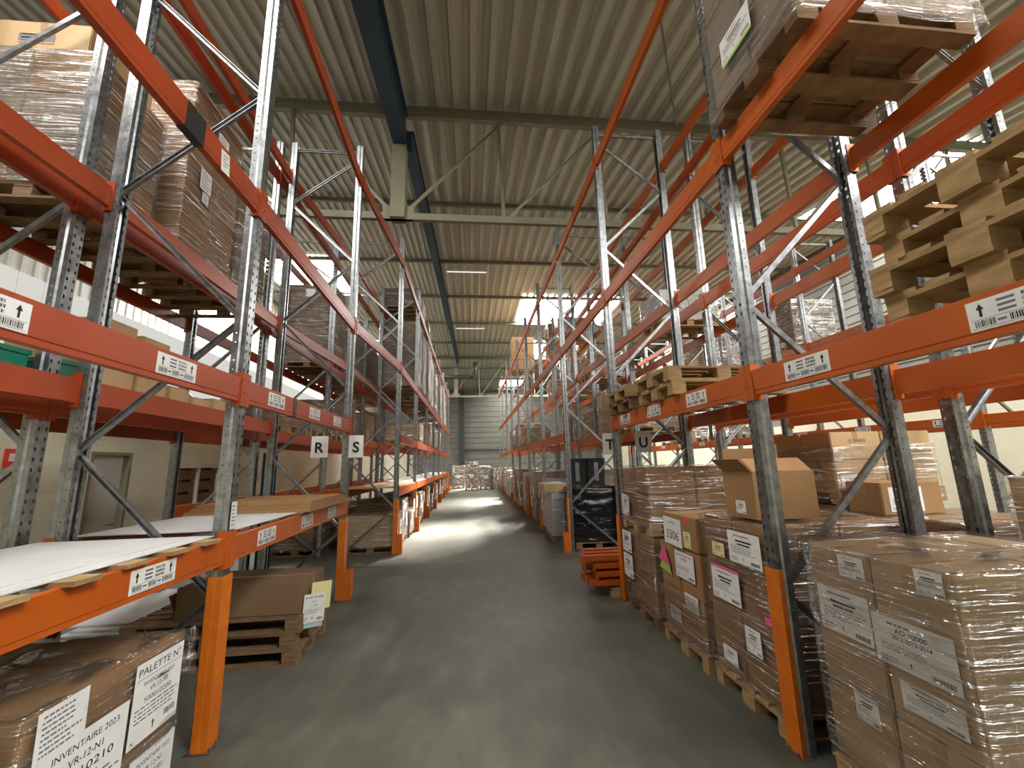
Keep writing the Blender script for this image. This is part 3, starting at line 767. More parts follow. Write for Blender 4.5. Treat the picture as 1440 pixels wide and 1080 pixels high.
def wrap(x0, x1, y0, y1, z0, z1, label, mat='film', n=16, amp=.01, seed=0, top=True, flare=0, tails=()):
    t = thing('stretch_wrap', label, 'stretch wrap', (0,0,0))
    part('film', film_mb(x0-.008, x1+.008, y0-.008, y1+.008, z0, z1, n, amp, seed, top, flare=flare), mat, t, smooth=True)
    for p in tails:
        m = MB(); ribbon_tail(m, *p); part('loose_end', m, mat, t, smooth=True)
    return t
def ribbon_tail(m, p, d, w, L, seed):
    p = Vector(p); d = Vector(d); up = Vector((0,0,1)); n = 12; prev = None
    for k in range(n+1):
        t = k/n; c = p + d*(L*t) + Vector((noise.noise(Vector((seed, t*3, 0)))*.05, noise.noise(Vector((seed, t*3, 5)))*.05, noise.noise(Vector((t*4, seed, 2)))*.03))
        i = len(m.v); ww = w*(1-.35*t)
        for j in range(5):
            q = j/4-.5; m.v.append(tuple(c + up*(ww*q) + d.cross(up)*(noise.noise(Vector((t*6, q*5, seed)))*.03)))
        if prev is not None:
            for j in range(4): m.f.append((prev+j, prev+j+1, i+j+1, i+j)); m.m.append(0)
        prev = i
YW = {1: [''], 2: ['near end', 'far end'], 3: ['near end', 'middle', 'far end'], 4: ['near end', 'near middle', 'far middle', 'far end']}
ZW = {1: [''], 2: ['bottom row', 'top row'], 3: ['bottom row', 'middle row', 'top row'], 4: ['bottom row', 'lower row', 'upper row', 'top row'], 5: ['bottom row', 'lower row', 'middle row', 'upper row', 'top row']}
def carton_grid(x0, x1, y0, y1, z0, z1, nx, ny, nz, where, mats=('kraft',), aisle=-1, group=None, seed=0, jit=.006, tape=True, tone=None, skip=()):
    r = random.Random(seed); w, d, h = (x1-x0)/nx, (y1-y0)/ny, (z1-z0)/nz; out = {}
    for k in range(nz):
        for i in range(nx):
            for j in range(ny):
                if 0 < i < nx-1 and 0 < j < ny-1 and k < nz-1: continue
                if (i, j, k) in skip: continue
                xs = {1: [''], 2: ['aisle side', 'inner side'], 3: ['aisle side', 'mid depth', 'inner side']}[nx]
                xi = i if aisle == -1 else nx-1-i
                m = mats[r.randrange(len(mats))]
                col = tone or {'kraft': 'brown', 'kraft_light': 'tan', 'kraft_mid': 'brown', 'kraft_dark': 'dark brown', 'kraft_grey': 'dull brown'}[m]
                words = [q for q in (ZW[nz][k], xs[xi], YW[ny][j]) if q]
                lab = '%s carton%s, %s' % (col, (', ' + ' '.join(words)) if words else '', where)
                o = carton(x0+i*w+.003+r.uniform(0, jit), y0+j*d+.003+r.uniform(0, jit), z0+k*h+.001*k, w-.012, d-.012, h-.003, lab, m, group or 'cartons ' + where, tape, 0, r.choice('xy'))
                out[(i, j, k)] = o
    return out
def load_block(x0, x1, y0, y1, z0, z1, label, body='kraft_grey', skin='film_grey', nx=2, ny=2, nz=3, pal='wood_dark', group=None, seed=0, ph=PH, n=9, papers=(), lip=0):
    """a wrapped load far from the camera: pallet, cartons shown only as relief, film"""
    t = thing('wrapped_load', label, 'pallet load', (0,0,0), 0, group)
    if pal:
        b = MB(); r = random.Random(seed)
        W, D = x1-x0, y1-y0
        for k in range(5): yc = y0 + D*(.08+.21*k); b.box(x0, x1, yc-D*.08, yc+D*.08, z0+ph-.022, z0+ph)
        for xc in (x0+W*.06, (x0+x1)/2, x1-W*.06):
            for yc in (y0+D*.07, (y0+y1)/2, y1-D*.07): b.box(xc-.07, xc+.07, yc-.06, yc+.06, z0+.02, z0+ph-.022)
        for yc in (y0+D*.07, (y0+y1)/2, y1-D*.07): b.box(x0, x1, yc-.06, yc+.06, z0, z0+.02)
        part('pallet', b, pal, t)
    zb = z0 + (ph if pal else 0); b = MB()
    w, d, h = (x1-x0)/nx, (y1-y0)/ny, (z1-zb)/nz
    for k in range(nz):
        for i in range(nx):
            for j in range(ny):
                e = .006; b.box(x0+i*w+e, x0+(i+1)*w-e, y0+j*d+e, y0+(j+1)*d-e, zb+k*h+.001, zb+(k+1)*h-.004)
    part('carton_stack', b, body, t)
    if skin: part('film', film_mb(x0-.01, x1+.01, y0-.01, y1+.01, zb-.05, z1, n, .014, seed, True), skin, t, smooth=True)
    for s in papers: s.build('paper_label', t)
    return t
def form(sh, seed, head=None, lines=None, bar=True, frame=False):
    """fill a sheet with a printed form"""
    r = random.Random(seed); w, h = sh.w, sh.h
    if head: sh.text(head, w/2, h*.84, h*.10, .005, True, fit=w*.82)
    else: sh.lines(w*.2, h*.82, w*.8, h*.92, 1, r)
    if lines:
        for k, (t, sz) in enumerate(lines): sh.text(t, w/2, h*(.70-.13*k), h*sz, .01, True)
    else:
        sh.rect(w*.25, h*.68, w*.75, h*.735); sh.rect(w*.3, h*.58, w*.7, h*.63)
    sh.lines(w*.08, h*.30, w*.94, h*.46 if lines else h*.54, 4, r)
    sh.rect(w*.05, h*.49 if lines else h*.555, w*.95, h*.495 if lines else h*.56, 1)
    if bar: sh.barcode(w*.68, h*.06, w*.94, h*.16, r)
    sh.arrow(w*.45, h*.10, h*.11); sh.lines(w*.06, h*.05, w*.3, h*.2, 2, r)
    return sh
# ================================================================== CONTENTS: left side
rr = random.Random(11)
# --- wrapped cartons on the floor under the nearest left shelf
pallet(-3.02, 2.06, 0, 'wooden pallet under the wrapped inventory cartons at the left front', 'wood_dark')
LW = 'left front inventory load'
cg = carton_grid(-3.0, -1.80, 2.03, 2.93, PH, .46, 2, 2, 1, LW + ' base', ('kraft',), 1, 'cartons of the left front load', 3)
c1 = carton(-2.42, 2.03, .465, .62, .545, .43, 'brown carton with INVENTAIRE sheet, near corner of the left front load', 'kraft', 'cartons of the left front load', True, 0, 'y')
c2 = carton(-2.42, 2.585, .465, .62, .36, .43, 'brown carton behind the PALETTE sheet of the left front load', 'kraft', 'cartons of the left front load', True, 0, 'x')
c3 = carton(-3.03, 2.03, .465, .60, .91, .42, 'wide brown carton on the inner side of the left front load', 'kraft', 'cartons of the left front load', True, 0, 'y')
wl = wrap(-3.03, -1.795, 2.025, 2.95, .125, .90, 'clear stretch film round the left front load, torn at its far corner', 'film', 22, .012, 3, True, 0,
     [((-1.80, 2.95, .80), Vector((.05, 1, .15)).normalized(), .20, .15, 4), ((-1.80, 2.95, .72), Vector((.25, .9, -.3)).normalized(), .14, .13, 9)])
def stuck(o, face, w, h, parent, name='inventory_sheet', mat='paper', tilt=0, lean=0, **k):
    s = Sheet(Vector(o), face, w, h, tilt, lean); form(s, **k); return s.build(name, parent, mat)
X = -1.771
s = Sheet((X, 2.57, .46), '+x', .36, .40, -.02)
s.text('PALETTE N°', .18, .335, .052, .004, True, fit=.32); s.rect(.01, .315, .35, .318, 1)
s.text('INVENTAIRE 2023', .18, .275, .03, .002, True); s.text('VR-12-N1', .18, .235, .034, .004, True); s.text('500010200', .18, .19, .036, .004, True, fit=.20)
r1 = random.Random(5); s.lines(.02, .10, .34, .18, 4, r1); s.arrow(.17, .03, .045); s.barcode(.25, .05, .335, .08, r1); s.text('N', .02, .012, .03, .005)
s.build('inventory_sheet', wl, label='white sheet headed PALETTE in thin capitals')
s = Sheet((X, 2.07, .70), '+x', .23, .205, .02); s.lines(.02, .02, .21, .19, 8, r1); s.build('delivery_note', wl)
s = Sheet((X+.004, 2.085, .33), '+x', .455, .40, -.02)
s.text('INVENTAIRE 2023', .23, .335, .04, .003, True, fit=.34); s.text('VR-12-N1', .23, .275, .045, .004, True); s.text('500010210', .22, .215, .05, .006, True, fit=.33)
s.lines(.02, .13, .44, .20, 3, r1); s.text('4500', .34, .07, .05, .006); s.lines(.02, .02, .3, .11, 4, r1)
s.build('inventory_sheet', wl, label='white sheet reading INVENTAIRE 2023 and 500010210')
s = Sheet((X, 2.60, .03), '+x', .33, .36, -.03); s.text('INVENTAIRE 2023', .17, .30, .032, .002, True); s.text('VR-12-N1', .17, .255, .034, .003, True); s.text('500010201', .17, .21, .036, .003, True); s.lines(.03, .02, .3, .19, 5, r1)
s.build('inventory_sheet', wl, label='lower white inventory sheet on the film')
# --- pallet stack with long carton beyond the first left post
for k, (dx, dy, rz) in enumerate(((0, 0, .01), (-.03, .03, -.012), (.012, -.015, .015))):
    pallet(-3.31+dx, 4.52+dy, k*PH, 'weathered wooden pallet, %s of the floor stack under the left shelf' % ('bottom', 'middle', 'top')[k], 'wood_dark', rz, 'pallets stacked on the floor under the left shelf', 1.62)
lc = carton(-2.88, 4.58, 3*PH+.001, 1.17, .66, .30, 'long brown carton lying on the floor stack of pallets at left', 'kraft_dark', None, True, 0, 'x')
b = MB(); b.bar((-2.88, 4.62, .74), (-3.08, 4.60, .70), .005, .5, 0, (0,1,0)); b2 = MB(); b2.box(-3.10, -2.89, -.0, .004, 0, .30)
fl = MB(); fl.bar((-.006, .30, .0), (-.10, .30, .22), .005, .5, 0, (0,1,0)); part('flap', fl, 'kraft', lc)
dn = Sheet((1.19, .10, .30), '-y', .20, .27, .0, -.02)
dn.o = Vector((1.185, .02, -.10)); dn.U, dn.V, dn.N = Vector((.90, .42, 0)).normalized(), Vector((.05, .0, 1)).normalized(), Vector((.42, -.90, 0)).normalized()
form(dn, 4, 'FICHE', [('VR-13', .07), ('S 1200', .07)]); dn.build('delivery_note', lc, label='white form hanging at the carton end')
for o, m, sz, nm in (((1.178, .03, -.15), 'paper_blue', (.19, .25), 'folder'), ((1.205, .16, -.02), 'paper_yellow', (.19, .27), 'yellow_sheet')):
    q = Sheet((0,0,0), '-y', *sz); q.o = Vector(o); q.U, q.V, q.N = dn.U, dn.V, dn.N; q.build(nm, lc, m)
# --- white sheets on the floor further in
p = pallet(-4.36, 5.15, 0, 'wooden pallet on the floor carrying loose white boards behind left row', 'wood')
for k in range(4):
    b = MB(); w_, d_ = 1.25-.06*k, 1.7-.12*k; x0, y0 = -4.4+.05*(k % 3), 5.0+.10*k
    b.box(x0, x0+w_, y0, y0+d_, PH+.004+.022*k, PH+.022+.022*k)
    single('white_board', b, 'white_board', 'loose white board on floor pallet behind left row, %s of four' % ('lowest', 'second', 'third', 'topmost')[k], 'board', 'loose white boards on the floor')
# --- shelf boards on the first left level
Z1 = LEVZ['L'][1]
for k in range(9):
    y = .55+.31*k; b = MB(); rough_box(b, -3.04, -1.765+.01*(k % 3), y, y+.14, Z1+.001, Z1+.024, rr)
    single('wooden_lath', b, 'wood', 'wooden slat across the nearest left shelf, %s from the camera' % ORD[k], 'slat', 'slats of the nearest left shelf')
b = MB(); b.box(-2.98, -1.84, .50, 3.26, Z1+.026, Z1+.031); single('white_board', b, 'white_board', 'large white board lying on the slats of the nearest left shelf', 'board', None)
b = MB(); b.box(-2.92, -1.95, .62, 3.05, Z1+.0315, Z1+.036); single('white_board', b, 'white_board', 'smaller white board lying on top on the nearest left shelf', 'board', None)
for k in range(6):
    y = 3.62+.48*k; b = MB(); rough_box(b, -3.04, -1.85, y, y+.14, Z1+.001, Z1+.022, rr)
    single('wooden_lath', b, 'wood_dark', 'wooden slat across the second left shelf, %s from the camera' % ORD[k], 'slat', 'slats of the second left shelf')
b = MB(); b.box(-2.98, -1.86, 3.52, 5.35, Z1+.024, Z1+.030); single('white_board', b, 'white_board', 'white board on the second left shelf beside flat brown cartons', 'board', None)
for k in range(3):
    t = thing('flat_carton', 'flattened brown carton on the second left shelf, %s of the pile' % ('bottom', 'middle', 'top')[k], 'carton', (-3.0+.03*k, 4.72+.05*k, Z1+.031+.034*k), .012*k, 'flattened cartons on the second left shelf')
    b = MB(); b.box(0, 1.28-.05*k, 0, 1.5-.12*k, 0, .016); part('panel_lower', b, 'kraft', t); b = MB(); b.box(.01, 1.27-.05*k, .01, 1.49-.12*k, .0165, .032); part('panel_upper', b, 'kraft', t)
for i in range(3, 9):
    y0, y1 = ROWS['L'][2][i]+.14, ROWS['L'][2][i+1]-.02
    b = MB(); b.box(-2.78, -1.64, y0, y1, Z1+.001, Z1+.022); single('white_board', b, 'kraft_light' if i == 3 else 'white_board', '%s board on the first level of left aisle row, %s bay' % ('tan' if i == 3 else 'white', ORD[i]), 'board', 'long shelf boards down the left row')
# --- row behind: second level
Z2 = LEVZ['M'][2]+.001
for k, (cy, D_) in enumerate(((2.42, .86), (3.475, .35))):
    t = thing('plastic_crate', ('large dark green plastic crate on the second level nearest the camera', 'small green plastic crate with white label beside the tan cartons')[k], 'crate', (-4.0, cy, Z2+.019), 0, 'green crates behind the left row')
    b = MB(); W_, H_ = .71, .27
    b.box(0, W_, 0, D_, 0, .012)
    for a in ((0, .014, 0, D_), (W_-.014, W_, 0, D_), (.014, W_-.014, 0, .014), (.014, W_-.014, D_-.014, D_)): b.box(a[0], a[1], a[2], a[3], .012, H_)
    part('crate_body', b, 'green_plastic', t)
    b = MB()
    for a in ((-.012, .02, -.012, D_+.012), (W_-.02, W_+.012, -.012, D_+.012), (.02, W_-.02, -.012, .02), (.02, W_-.02, D_-.02, D_+.012)): b.box(a[0], a[1], a[2], a[3], H_-.03, H_+.004)
    part('crate_rim', b, 'green_plastic', t)
    if k: q = Sheet((W_+.001, .20, .13), '+x', .08, .07); q.lines(.01, .01, .07, .06, 3, rr); q.build('crate_label', t)
b = MB(); b.box(-4.42, -3.19, 2.5, 6.42, Z2, Z2+.018); single('shelf_board', b, 'kraft_light', 'chipboard shelf under green crate and tan cartons behind the left row', 'shelf board')
Z2 += .019
ly = [(3.88, .34, .33, 'kraft_light', 'taller'), (4.30, .40, .36, 'kraft_light', 'wider')]
carton(-4.1, 3.86, Z2, .82, .37, .34, 'tan carton, bottom of the pair beside the green crate', 'kraft_light', 'tan cartons behind the left row')
carton(-4.1, 3.87, Z2+.342, .80, .36, .42, 'tan carton with loose tape, top of the pair beside the green crate', 'kraft_light', 'tan cartons behind the left row')
carton(-4.12, 4.30, Z2, .82, .40, .36, 'tan carton, bottom of the second pair from the green crate', 'kraft_light', 'tan cartons behind the left row')
carton(-4.10, 4.31, Z2+.362, .80, .37, .36, 'tan carton, top of the second pair from the green crate', 'kraft_light', 'tan cartons behind the left row')
for k, (y, d, h) in enumerate(((4.80, .32, .30), (5.18, .34, .24), (5.58, .36, .28), (6.0, .34, .22))):
    carton(-4.05, y, Z2, .72, d, h, 'small wrapped tan carton on second level behind left row, %s from green crate' % ORD[k+2], 'kraft_light', 'small cartons behind the left row')
    pass
Z2 -= .019
for k, (y, h, m) in enumerate(((7.55, .62, 'kraft'), (8.5, .74, 'kraft_dark'))):
    load_block(-4.40, -3.21, y, y+.86, Z2, Z2+h, '%s cartons on pallet, second level behind the R sign' % ('brown' if k == 0 else 'tall dark'), m, 'film_grey' if k else 'film', 2, 2, 2, 'wood', 'loads behind the R sign', k)
# --- row behind: third level, wrapped loads
Z3 = LEVZ['M'][3]+.001
pallet(-4.42, 3.50, Z3, 'wooden pallet under the bright film-wrapped load on third level', 'wood_dark')
pallet(-4.42, 2.20, Z3, 'red painted pallet on the third level behind the left row', 'wood_red')
carton(-4.3, 2.25, Z3+PH+.002, 1.0, .7, .14, 'low brown carton lying on the red painted pallet', 'kraft_dark')
g = 'loads on the third level behind the left row'
carton_grid(-4.5, -3.42, 3.50, 4.34, Z3+PH+.002, Z3+1.52, 2, 2, 3, 'bright wrapped load, third level', ('kraft_grey', 'kraft'), 1, None, 5)
tp = carton(-4.35, 3.52, Z3+1.53, .82, .74, .30, 'tan carton with grey print on top of bright wrapped load at left', 'kraft_light')
q = Sheet((.22, -.002, .06), '-y', .3, .12); q.rect(.0, .02, .3, .1, 1); q.lines(.02, .0, .28, .11, 3, rr); q.build('printed_panel', tp, 'kraft_light')
wrap(-4.5, -3.42, 3.50, 4.34, Z3+PH, Z3+1.5, 'bright stretch film round the third level load at the far left', 'film_flat', 18, .014, 21)
pallet(-4.42, 4.55, Z3, 'wooden pallet under the labelled tall carton load on third level', 'wood_dark')
pl = carton_grid(-4.40, -3.27, 4.52, 5.52, Z3+PH+.002, Z3+2.3, 2, 2, 3, 'tall labelled load, third level', ('kraft',), 1, None, 8)
w3 = wrap(-4.40, -3.27, 4.52, 5.52, Z3+PH, Z3+2.3, 'clear film round the tall labelled load on the third level', 'film', 18, .010, 31)
for (y, z, w_, h_) in ((4.72, 5.25, .20, .26), (4.78, 5.10, .12, .13), (4.95, 6.0, .22, .22)):
    q = Sheet((-3.24, y, z), '+x', w_, h_, .03); q.lines(.02, .02, w_-.02, h_-.02, 6, rr); q.build('delivery_note', w3)
pallet(-4.42, 5.62, Z3, 'wooden pallet under the dark film load on third level', 'wood_dark')
carton_grid(-4.40, -3.28, 5.62, 6.44, Z3+PH+.002, Z3+1.95, 2, 2, 2, 'dark film load, third level', ('kraft_dark',), 1, None, 9)
wrap(-4.40, -3.28, 5.62, 6.44, Z3+PH, Z3+1.95, 'cloudy film round the dark load on the third level', 'film_grey', 14, .016, 41)
q = Sheet((-3.6, 9.60, 5.95), '-y', .22, .20); q.lines(.02, .02, .2, .18, 4, rr)
l4 = load_block(-4.40, -3.26, 9.68, 10.5, Z3, Z3+2.05, 'big dark carton with white note on third level under the skylight', 'kraft_dark', 'film_grey', 1, 1, 2, 'wood_dark', g, 4, papers=[])
q.o = Vector((-3.95, 9.655, 5.95)); q.build('delivery_note', l4)
for k, (y, h, m, s_) in enumerate(((10.65, 1.7, 'kraft_grey', 'film_grey'), (11.62, 1.5, 'kraft_grey', 'film'), (12.72, 1.8, 'kraft', 'film_grey'), (13.7, 1.6, 'kraft_dark', 'film_grey'), (15.75, 1.7, 'kraft', 'film'))):
    load_block(-4.40, -3.28, y, y+.84, Z3, Z3+h, 'wrapped carton load on third level behind left row, %s beyond the skylight carton' % ORD[k], m, s_, 2, 2, 3, 'wood', g, k+10)
for k, (y, h, m) in enumerate(((.85, .9, 'kraft'), (9.75, .8, 'kraft_dark'), (10.75, 1.1, 'kraft'), (13.0, 1.0, 'kraft_light'), (14.2, 1.2, 'kraft'), (16.0, 1.0, 'kraft_light'))):
    load_block(-4.40, -3.21, y, y+.84, Z2, Z2+h, 'carton load on second level behind the left row, %s from the camera' % ORD[k], m, 'film', 2, 2, 3, 'wood', 'loads on the second level behind the left row', k+30)
# --- left aisle row, upper loads
g = 'tall cartons on the third level of the left row'
ZL3 = LEVZ['L'][3]+.001
for k, (y, d, h, m, n) in enumerate(((12.72, .95, 2.24, 'kraft_grey', 1), (14.0, .9, 2.2, 'kraft_grey', 1), (16.0, .95, 2.3, 'kraft', 1), (17.2, .9, 2.1, 'kraft_grey', 1), (19.2, .9, 1.9, 'kraft_dark', 2), (22.0, .9, 2.0, 'kraft_grey', 2), (24.78, .95, 2.42, 'kraft_light', 1), (26.2, .9, 1.7, 'kraft', 2))):
    ps = []
    for j in range(3):
        q = Sheet((-1.632, y+.1+.2*j, ZL3+.25+.62*j), '+x', .20, .28, .02*j); q.lines(.02, .03, .18, .25, 5, rr); ps.append(q)
    load_block(-2.86, -1.655, y, y+d, ZL3, ZL3+h, 'tall carton load with white notes, third level of left row, %s from camera' % ORD[k], m, 'film_flat', n, 1, 2 if n == 1 else 3, 'wood_dark', g, k+50, papers=ps)
for k, (i, y, h, m) in enumerate(((4, 13.9, .7, 'kraft_light'), (5, 17.2, 1.0, 'kraft'), (6, 18.9, 1.0, 'kraft_light'), (6, 20.2, .8, 'kraft'), (7, 22.2, 1.1, 'kraft'))):
    load_block(-2.82, -1.70, y, y+.84, LEVZ['L'][2]+.001, LEVZ['L'][2]+h, 'carton load on second level of left aisle row, %s beyond the S sign' % ORD[k], m, 'film', 2, 2, 3, 'wood', 'loads on the second level of the left row', k+70)
for k, (y, h) in enumerate(((12.85, .75), (14.0, .9), (15.9, .6))):
    load_block(-2.82, -1.70, y, y+.84, LEVZ['L'][4]+.001, LEVZ['L'][4]+h, 'dark load on the top level of left aisle row, %s from camera' % ORD[k], 'kraft_dark', 'film_grey', 2, 2, 2, 'wood', 'loads on the top level of the left row', k+80)
# --- left floor loads beyond the passage
g = 'floor loads under the left row'
k = 0
for i in range(3, 10):
    for j in range(3):
        y = ROWS['L'][2][i]+.18+.945*j
        if y > 28.5: continue
        h = (.98, 1.02, .9, .8, 1.05, .7)[(i*3+j) % 6]; m = ('kraft', 'kraft_grey', 'kraft_light', 'kraft_dark')[(i*2+j) % 4]; x1 = -1.70+.06*((i+j) % 2)
        ps = []
        for n in range(2):
            q = Sheet((x1+.024, y+.12+.38*n, .35+.25*((n+j) % 2)), '+x', .24, .34, .06*(n-.5)); q.lines(.02, .04, .22, .3, 6, rr); ps.append(q)
        load_block(-2.80, x1, y, y+.84, 0, h, 'wrapped floor load with white notes, left row, %s bay, %s' % (ORD[i], ('near end', 'middle', 'far end')[j]), m, 'film', 2, 2, 3, 'wood_dark', g, k, papers=ps); k += 1
for k, y in enumerate((9.7, 10.7, 11.6, 12.8)):
    load_block(-4.4, -3.24, y, y+.84, 0, (.85, 1.0, .8, .9)[k], 'wrapped floor load in the row behind left row, %s from camera' % ORD[k], 'kraft', 'film', 2, 2, 3, 'wood_dark', 'floor loads behind the left row', k+90)
# row letters
def sign(ch, x, y, z, w_, h_, label):
    t = thing('row_sign', label, 'sign', (x, y, z)); b = MB(); b.box(0, w_, -.003, .003, 0, h_); part('sign_plate', b, 'paper', t)
    q = Sheet((0, -.0035, 0), '-y', w_, h_); q.text(ch, w_/2, h_*.24, h_*.66, .03, True); part('letter', q.pr, ['ink', 'ink_grey'], t)
    b = MB(); b.box(w_*.3, w_*.7, .003, .02, h_*.86, h_*.92); part('hook', b, 'galv', t)
sign('R', -2.40, 6.45, 2.03, .245, .32, 'white sign with black letter R on the left rack end')
sign('S', -1.855, 6.46, 2.02, .215, .335, 'white sign with black letter S on the left rack end')
sign('T', 1.945, 5.91, 1.97, .22, .315, 'white sign with black letter T on the right rack end')
sign('U', 2.37, 5.73, 1.985, .25, .31, 'white sign with black letter U on the right rack end')

# ================================================================== CONTENTS: right side
def prt(o, face, w_, h_, parent, seed, mat='paper', tilt=0, name='delivery_note', head=None, lines=None, label=None):
    s = Sheet(o, face, w_, h_, tilt); form(s, seed, head, lines); return s.build(name, parent, mat, label=label)
XA = 2.118
# R1: big wrapped load at the right front
pallet(2.14, 1.74, 0, 'wooden pallet under the big wrapped load at the right front', 'wood')
carton_grid(2.17, 3.34, 1.76, 2.58, PH+.002, 1.33, 2, 2, 3, 'right front wrapped load', ('kraft_mid', 'kraft_mid'), -1, None, 15, tone='brown')
w1 = wrap(2.16, 3.35, 1.75, 2.59, .125, 1.34, 'clear stretch film round the big load at the right front', 'film', 30, .012, 51, True, .05)
X1 = 2.1685
prt((X1, 2.54, .84), '-x', .33, .25, w1, 61, tilt=.0); prt((X1, 2.20, .80), '-x', .39, .24, w1, 62, tilt=.0, head=None, lines=[('AO 10000', .15), ('2012-2013-2014', .12)])
prt((X1, 1.93, 1.205), '-x', .125, .115, w1, 63); prt((X1, 2.39, .42), '-x', .14, .14, w1, 64); prt((X1, 2.10, .62), '-x', .28, .13, w1, 66)
prt((X1, 2.36, 1.18), '-x', .16, .12, w1, 65, 'paper')
# R2
pallet(2.10, 2.88, 0, 'wooden pallet under the second wrapped load from the right front', 'wood')
g2 = carton_grid(2.13, 3.32, 2.90, 3.72, PH+.002, 1.37, 2, 2, 3, 'second right load', ('kraft',), -1, None, 16, tone='brown')
w2 = wrap(2.12, 3.33, 2.89, 3.73, .125, 1.38, 'clear film round the second load from the right front', 'film', 24, .010, 71, True, .05)
X2 = 2.094
prt((X2, 3.60, .715), '-x', .37, .25, w2, 71, label='white inventory sheet with pink strip'); prt((X2, 3.31, 1.06), '-x', .38, .24, w2, 72); prt((X2, 3.55, 1.06), '-x', .17, .11, w2, 73, 'paper_yellow'); prt((X2, 3.22, .43), '-x', .17, .18, w2, 74); prt((X2, 3.54, .24), '-x', .18, .12, w2, 75)
b = MB(); b.box(X2-.004, X2-.002, 3.22, 3.58, .962, .985); part('pink_strip', b, 'paper_pink', w2); b = MB(); b.box(X2-.003, X2-.0015, 2.87, 2.97, .70, .75); part('pink_strip', b, 'paper_pink', w2)
# open carton on top of R2
t = thing('open_carton', 'open brown carton with raised flaps on the second right load', 'carton', (2.17, 3.02, 1.405))
b = MB(); W_, D_, H_ = .52, .38, .36
b.box(0, W_, 0, D_, 0, .006)
for a in ((0, .006, 0, D_), (W_-.006, W_, 0, D_), (.006, W_-.006, 0, .006), (.006, W_-.006, D_-.006, D_)): b.box(a[0], a[1], a[2], a[3], .006, H_)
part('box', b, 'kraft', t)
for p_, q_, w_ in (((.003, D_/2, H_), (-.10, D_/2, H_+.10), D_-.02), ((W_-.003, D_/2, H_), (W_+.14, D_/2, H_-.02), D_-.02)):
    b = MB(); b.bar(p_, q_, w_, .004); part('flap', b, 'kraft', t)
for p_, q_, w_ in (((W_/2, .003, H_), (W_/2, .13, H_+.10), W_-.02), ((W_/2, D_-.003, H_), (W_/2, D_-.02, H_+.19), W_-.02)):
    b = MB(); b.bar(p_, q_, w_, .004); part('flap', b, 'kraft', t)
prt((-.002, .24, .03), '-x', .12, .10, t, 76, 'paper', name='shipping_label')
# R3
pallet(2.07, 3.77, 0, 'wooden pallet under the load with carton 3306 at right', 'wood')
carton_grid(2.10, 3.28, 3.80, 4.62, PH+.002, .99, 2, 2, 2, 'third right load', ('kraft',), -1, None, 17, tone='brown')
w3b = wrap(2.09, 3.29, 3.79, 4.63, .125, .56, 'clear film round the foot of the third right load', 'film', 20, .014, 81, False, .12)
top = carton(2.10, 3.80, 1.0, .62, .66, .315, 'brown carton with sign 3306 on top of the third right load', 'kraft', None, True, 0, 'x')
s = Sheet((-.005, .66, .0), '-x', .37, .275, -.02); s.text('PALETTE N°', .185, .215, .03, .002, True); s.text('3306', .185, .06, .125, .004, True, fit=.25); s.build('pallet_sign', top, label='white sign with black number 3306')
prt((-.002, .25, .02), '-x', .13, .15, top, 82, 'paper_yellow', name='shipping_label'); b = MB(); b.box(-.003, -.001, .13, .22, .25, .30); part('red_sticker', b, 'red_dot', top)
X3 = 2.090
t3 = carton(2.75, 3.82, 1.0, .52, .78, .30, 'plain brown carton behind carton 3306 on the third right load', 'kraft', None, True, 0, 'y')
def sheet_on(x, y, z, w_, h_, seed, label, mat='paper', tilt=0):
    t = thing('paper_sheet', label, 'paper sheet', (x, y, z)); s = Sheet((0,0,0), '-x', w_, h_, tilt); form(s, seed, 'INVENTAIRE 2023', [('500010330', .10)]); s.build('form', t, mat); return t
sheet_on(X3, 4.25, .71, .36, .25, 83, 'white inventory form stuck on third right load below sign 3306')
t = thing('card_sheet', 'pink and green card beside the inventory form on the third right load', 'card', (X3, 4.62, .66))
b = MB(); b.v = [(0,0,.05),(0,-.27,.02),(-.01,-.16,.30),(-.002,0,.05),(-.002,-.27,.02),(-.012,-.16,.30)]; b.f = [(0,2,1),(3,4,5),(0,1,4,3),(1,2,5,4),(2,0,3,5)]; b.m = [0]*5; part('green_half', b, 'paper_green', t)
b = MB(); b.v = [(-.012,0,.15),(-.012,-.28,.10),(-.02,-.18,.31),(-.014,0,.15),(-.014,-.28,.10),(-.022,-.18,.31)]; b.f = [(0,2,1),(3,4,5),(0,1,4,3),(1,2,5,4),(2,0,3,5)]; b.m = [0]*5; part('pink_half', b, 'paper_pink', t)
for k, (y, z, w_, h_) in enumerate(((4.12, .44, .24, .15), (4.45, .25, .22, .13))):
    t = thing('paper_sheet', 'small white label on the lower cartons of third right load, %s' % ('upper one', 'lower one')[k], 'paper sheet', (X3, y, z)); s = Sheet((0,0,0), '-x', w_, h_); s.lines(.02, .02, w_-.02, h_-.02, 4, rr); s.build('form', t)
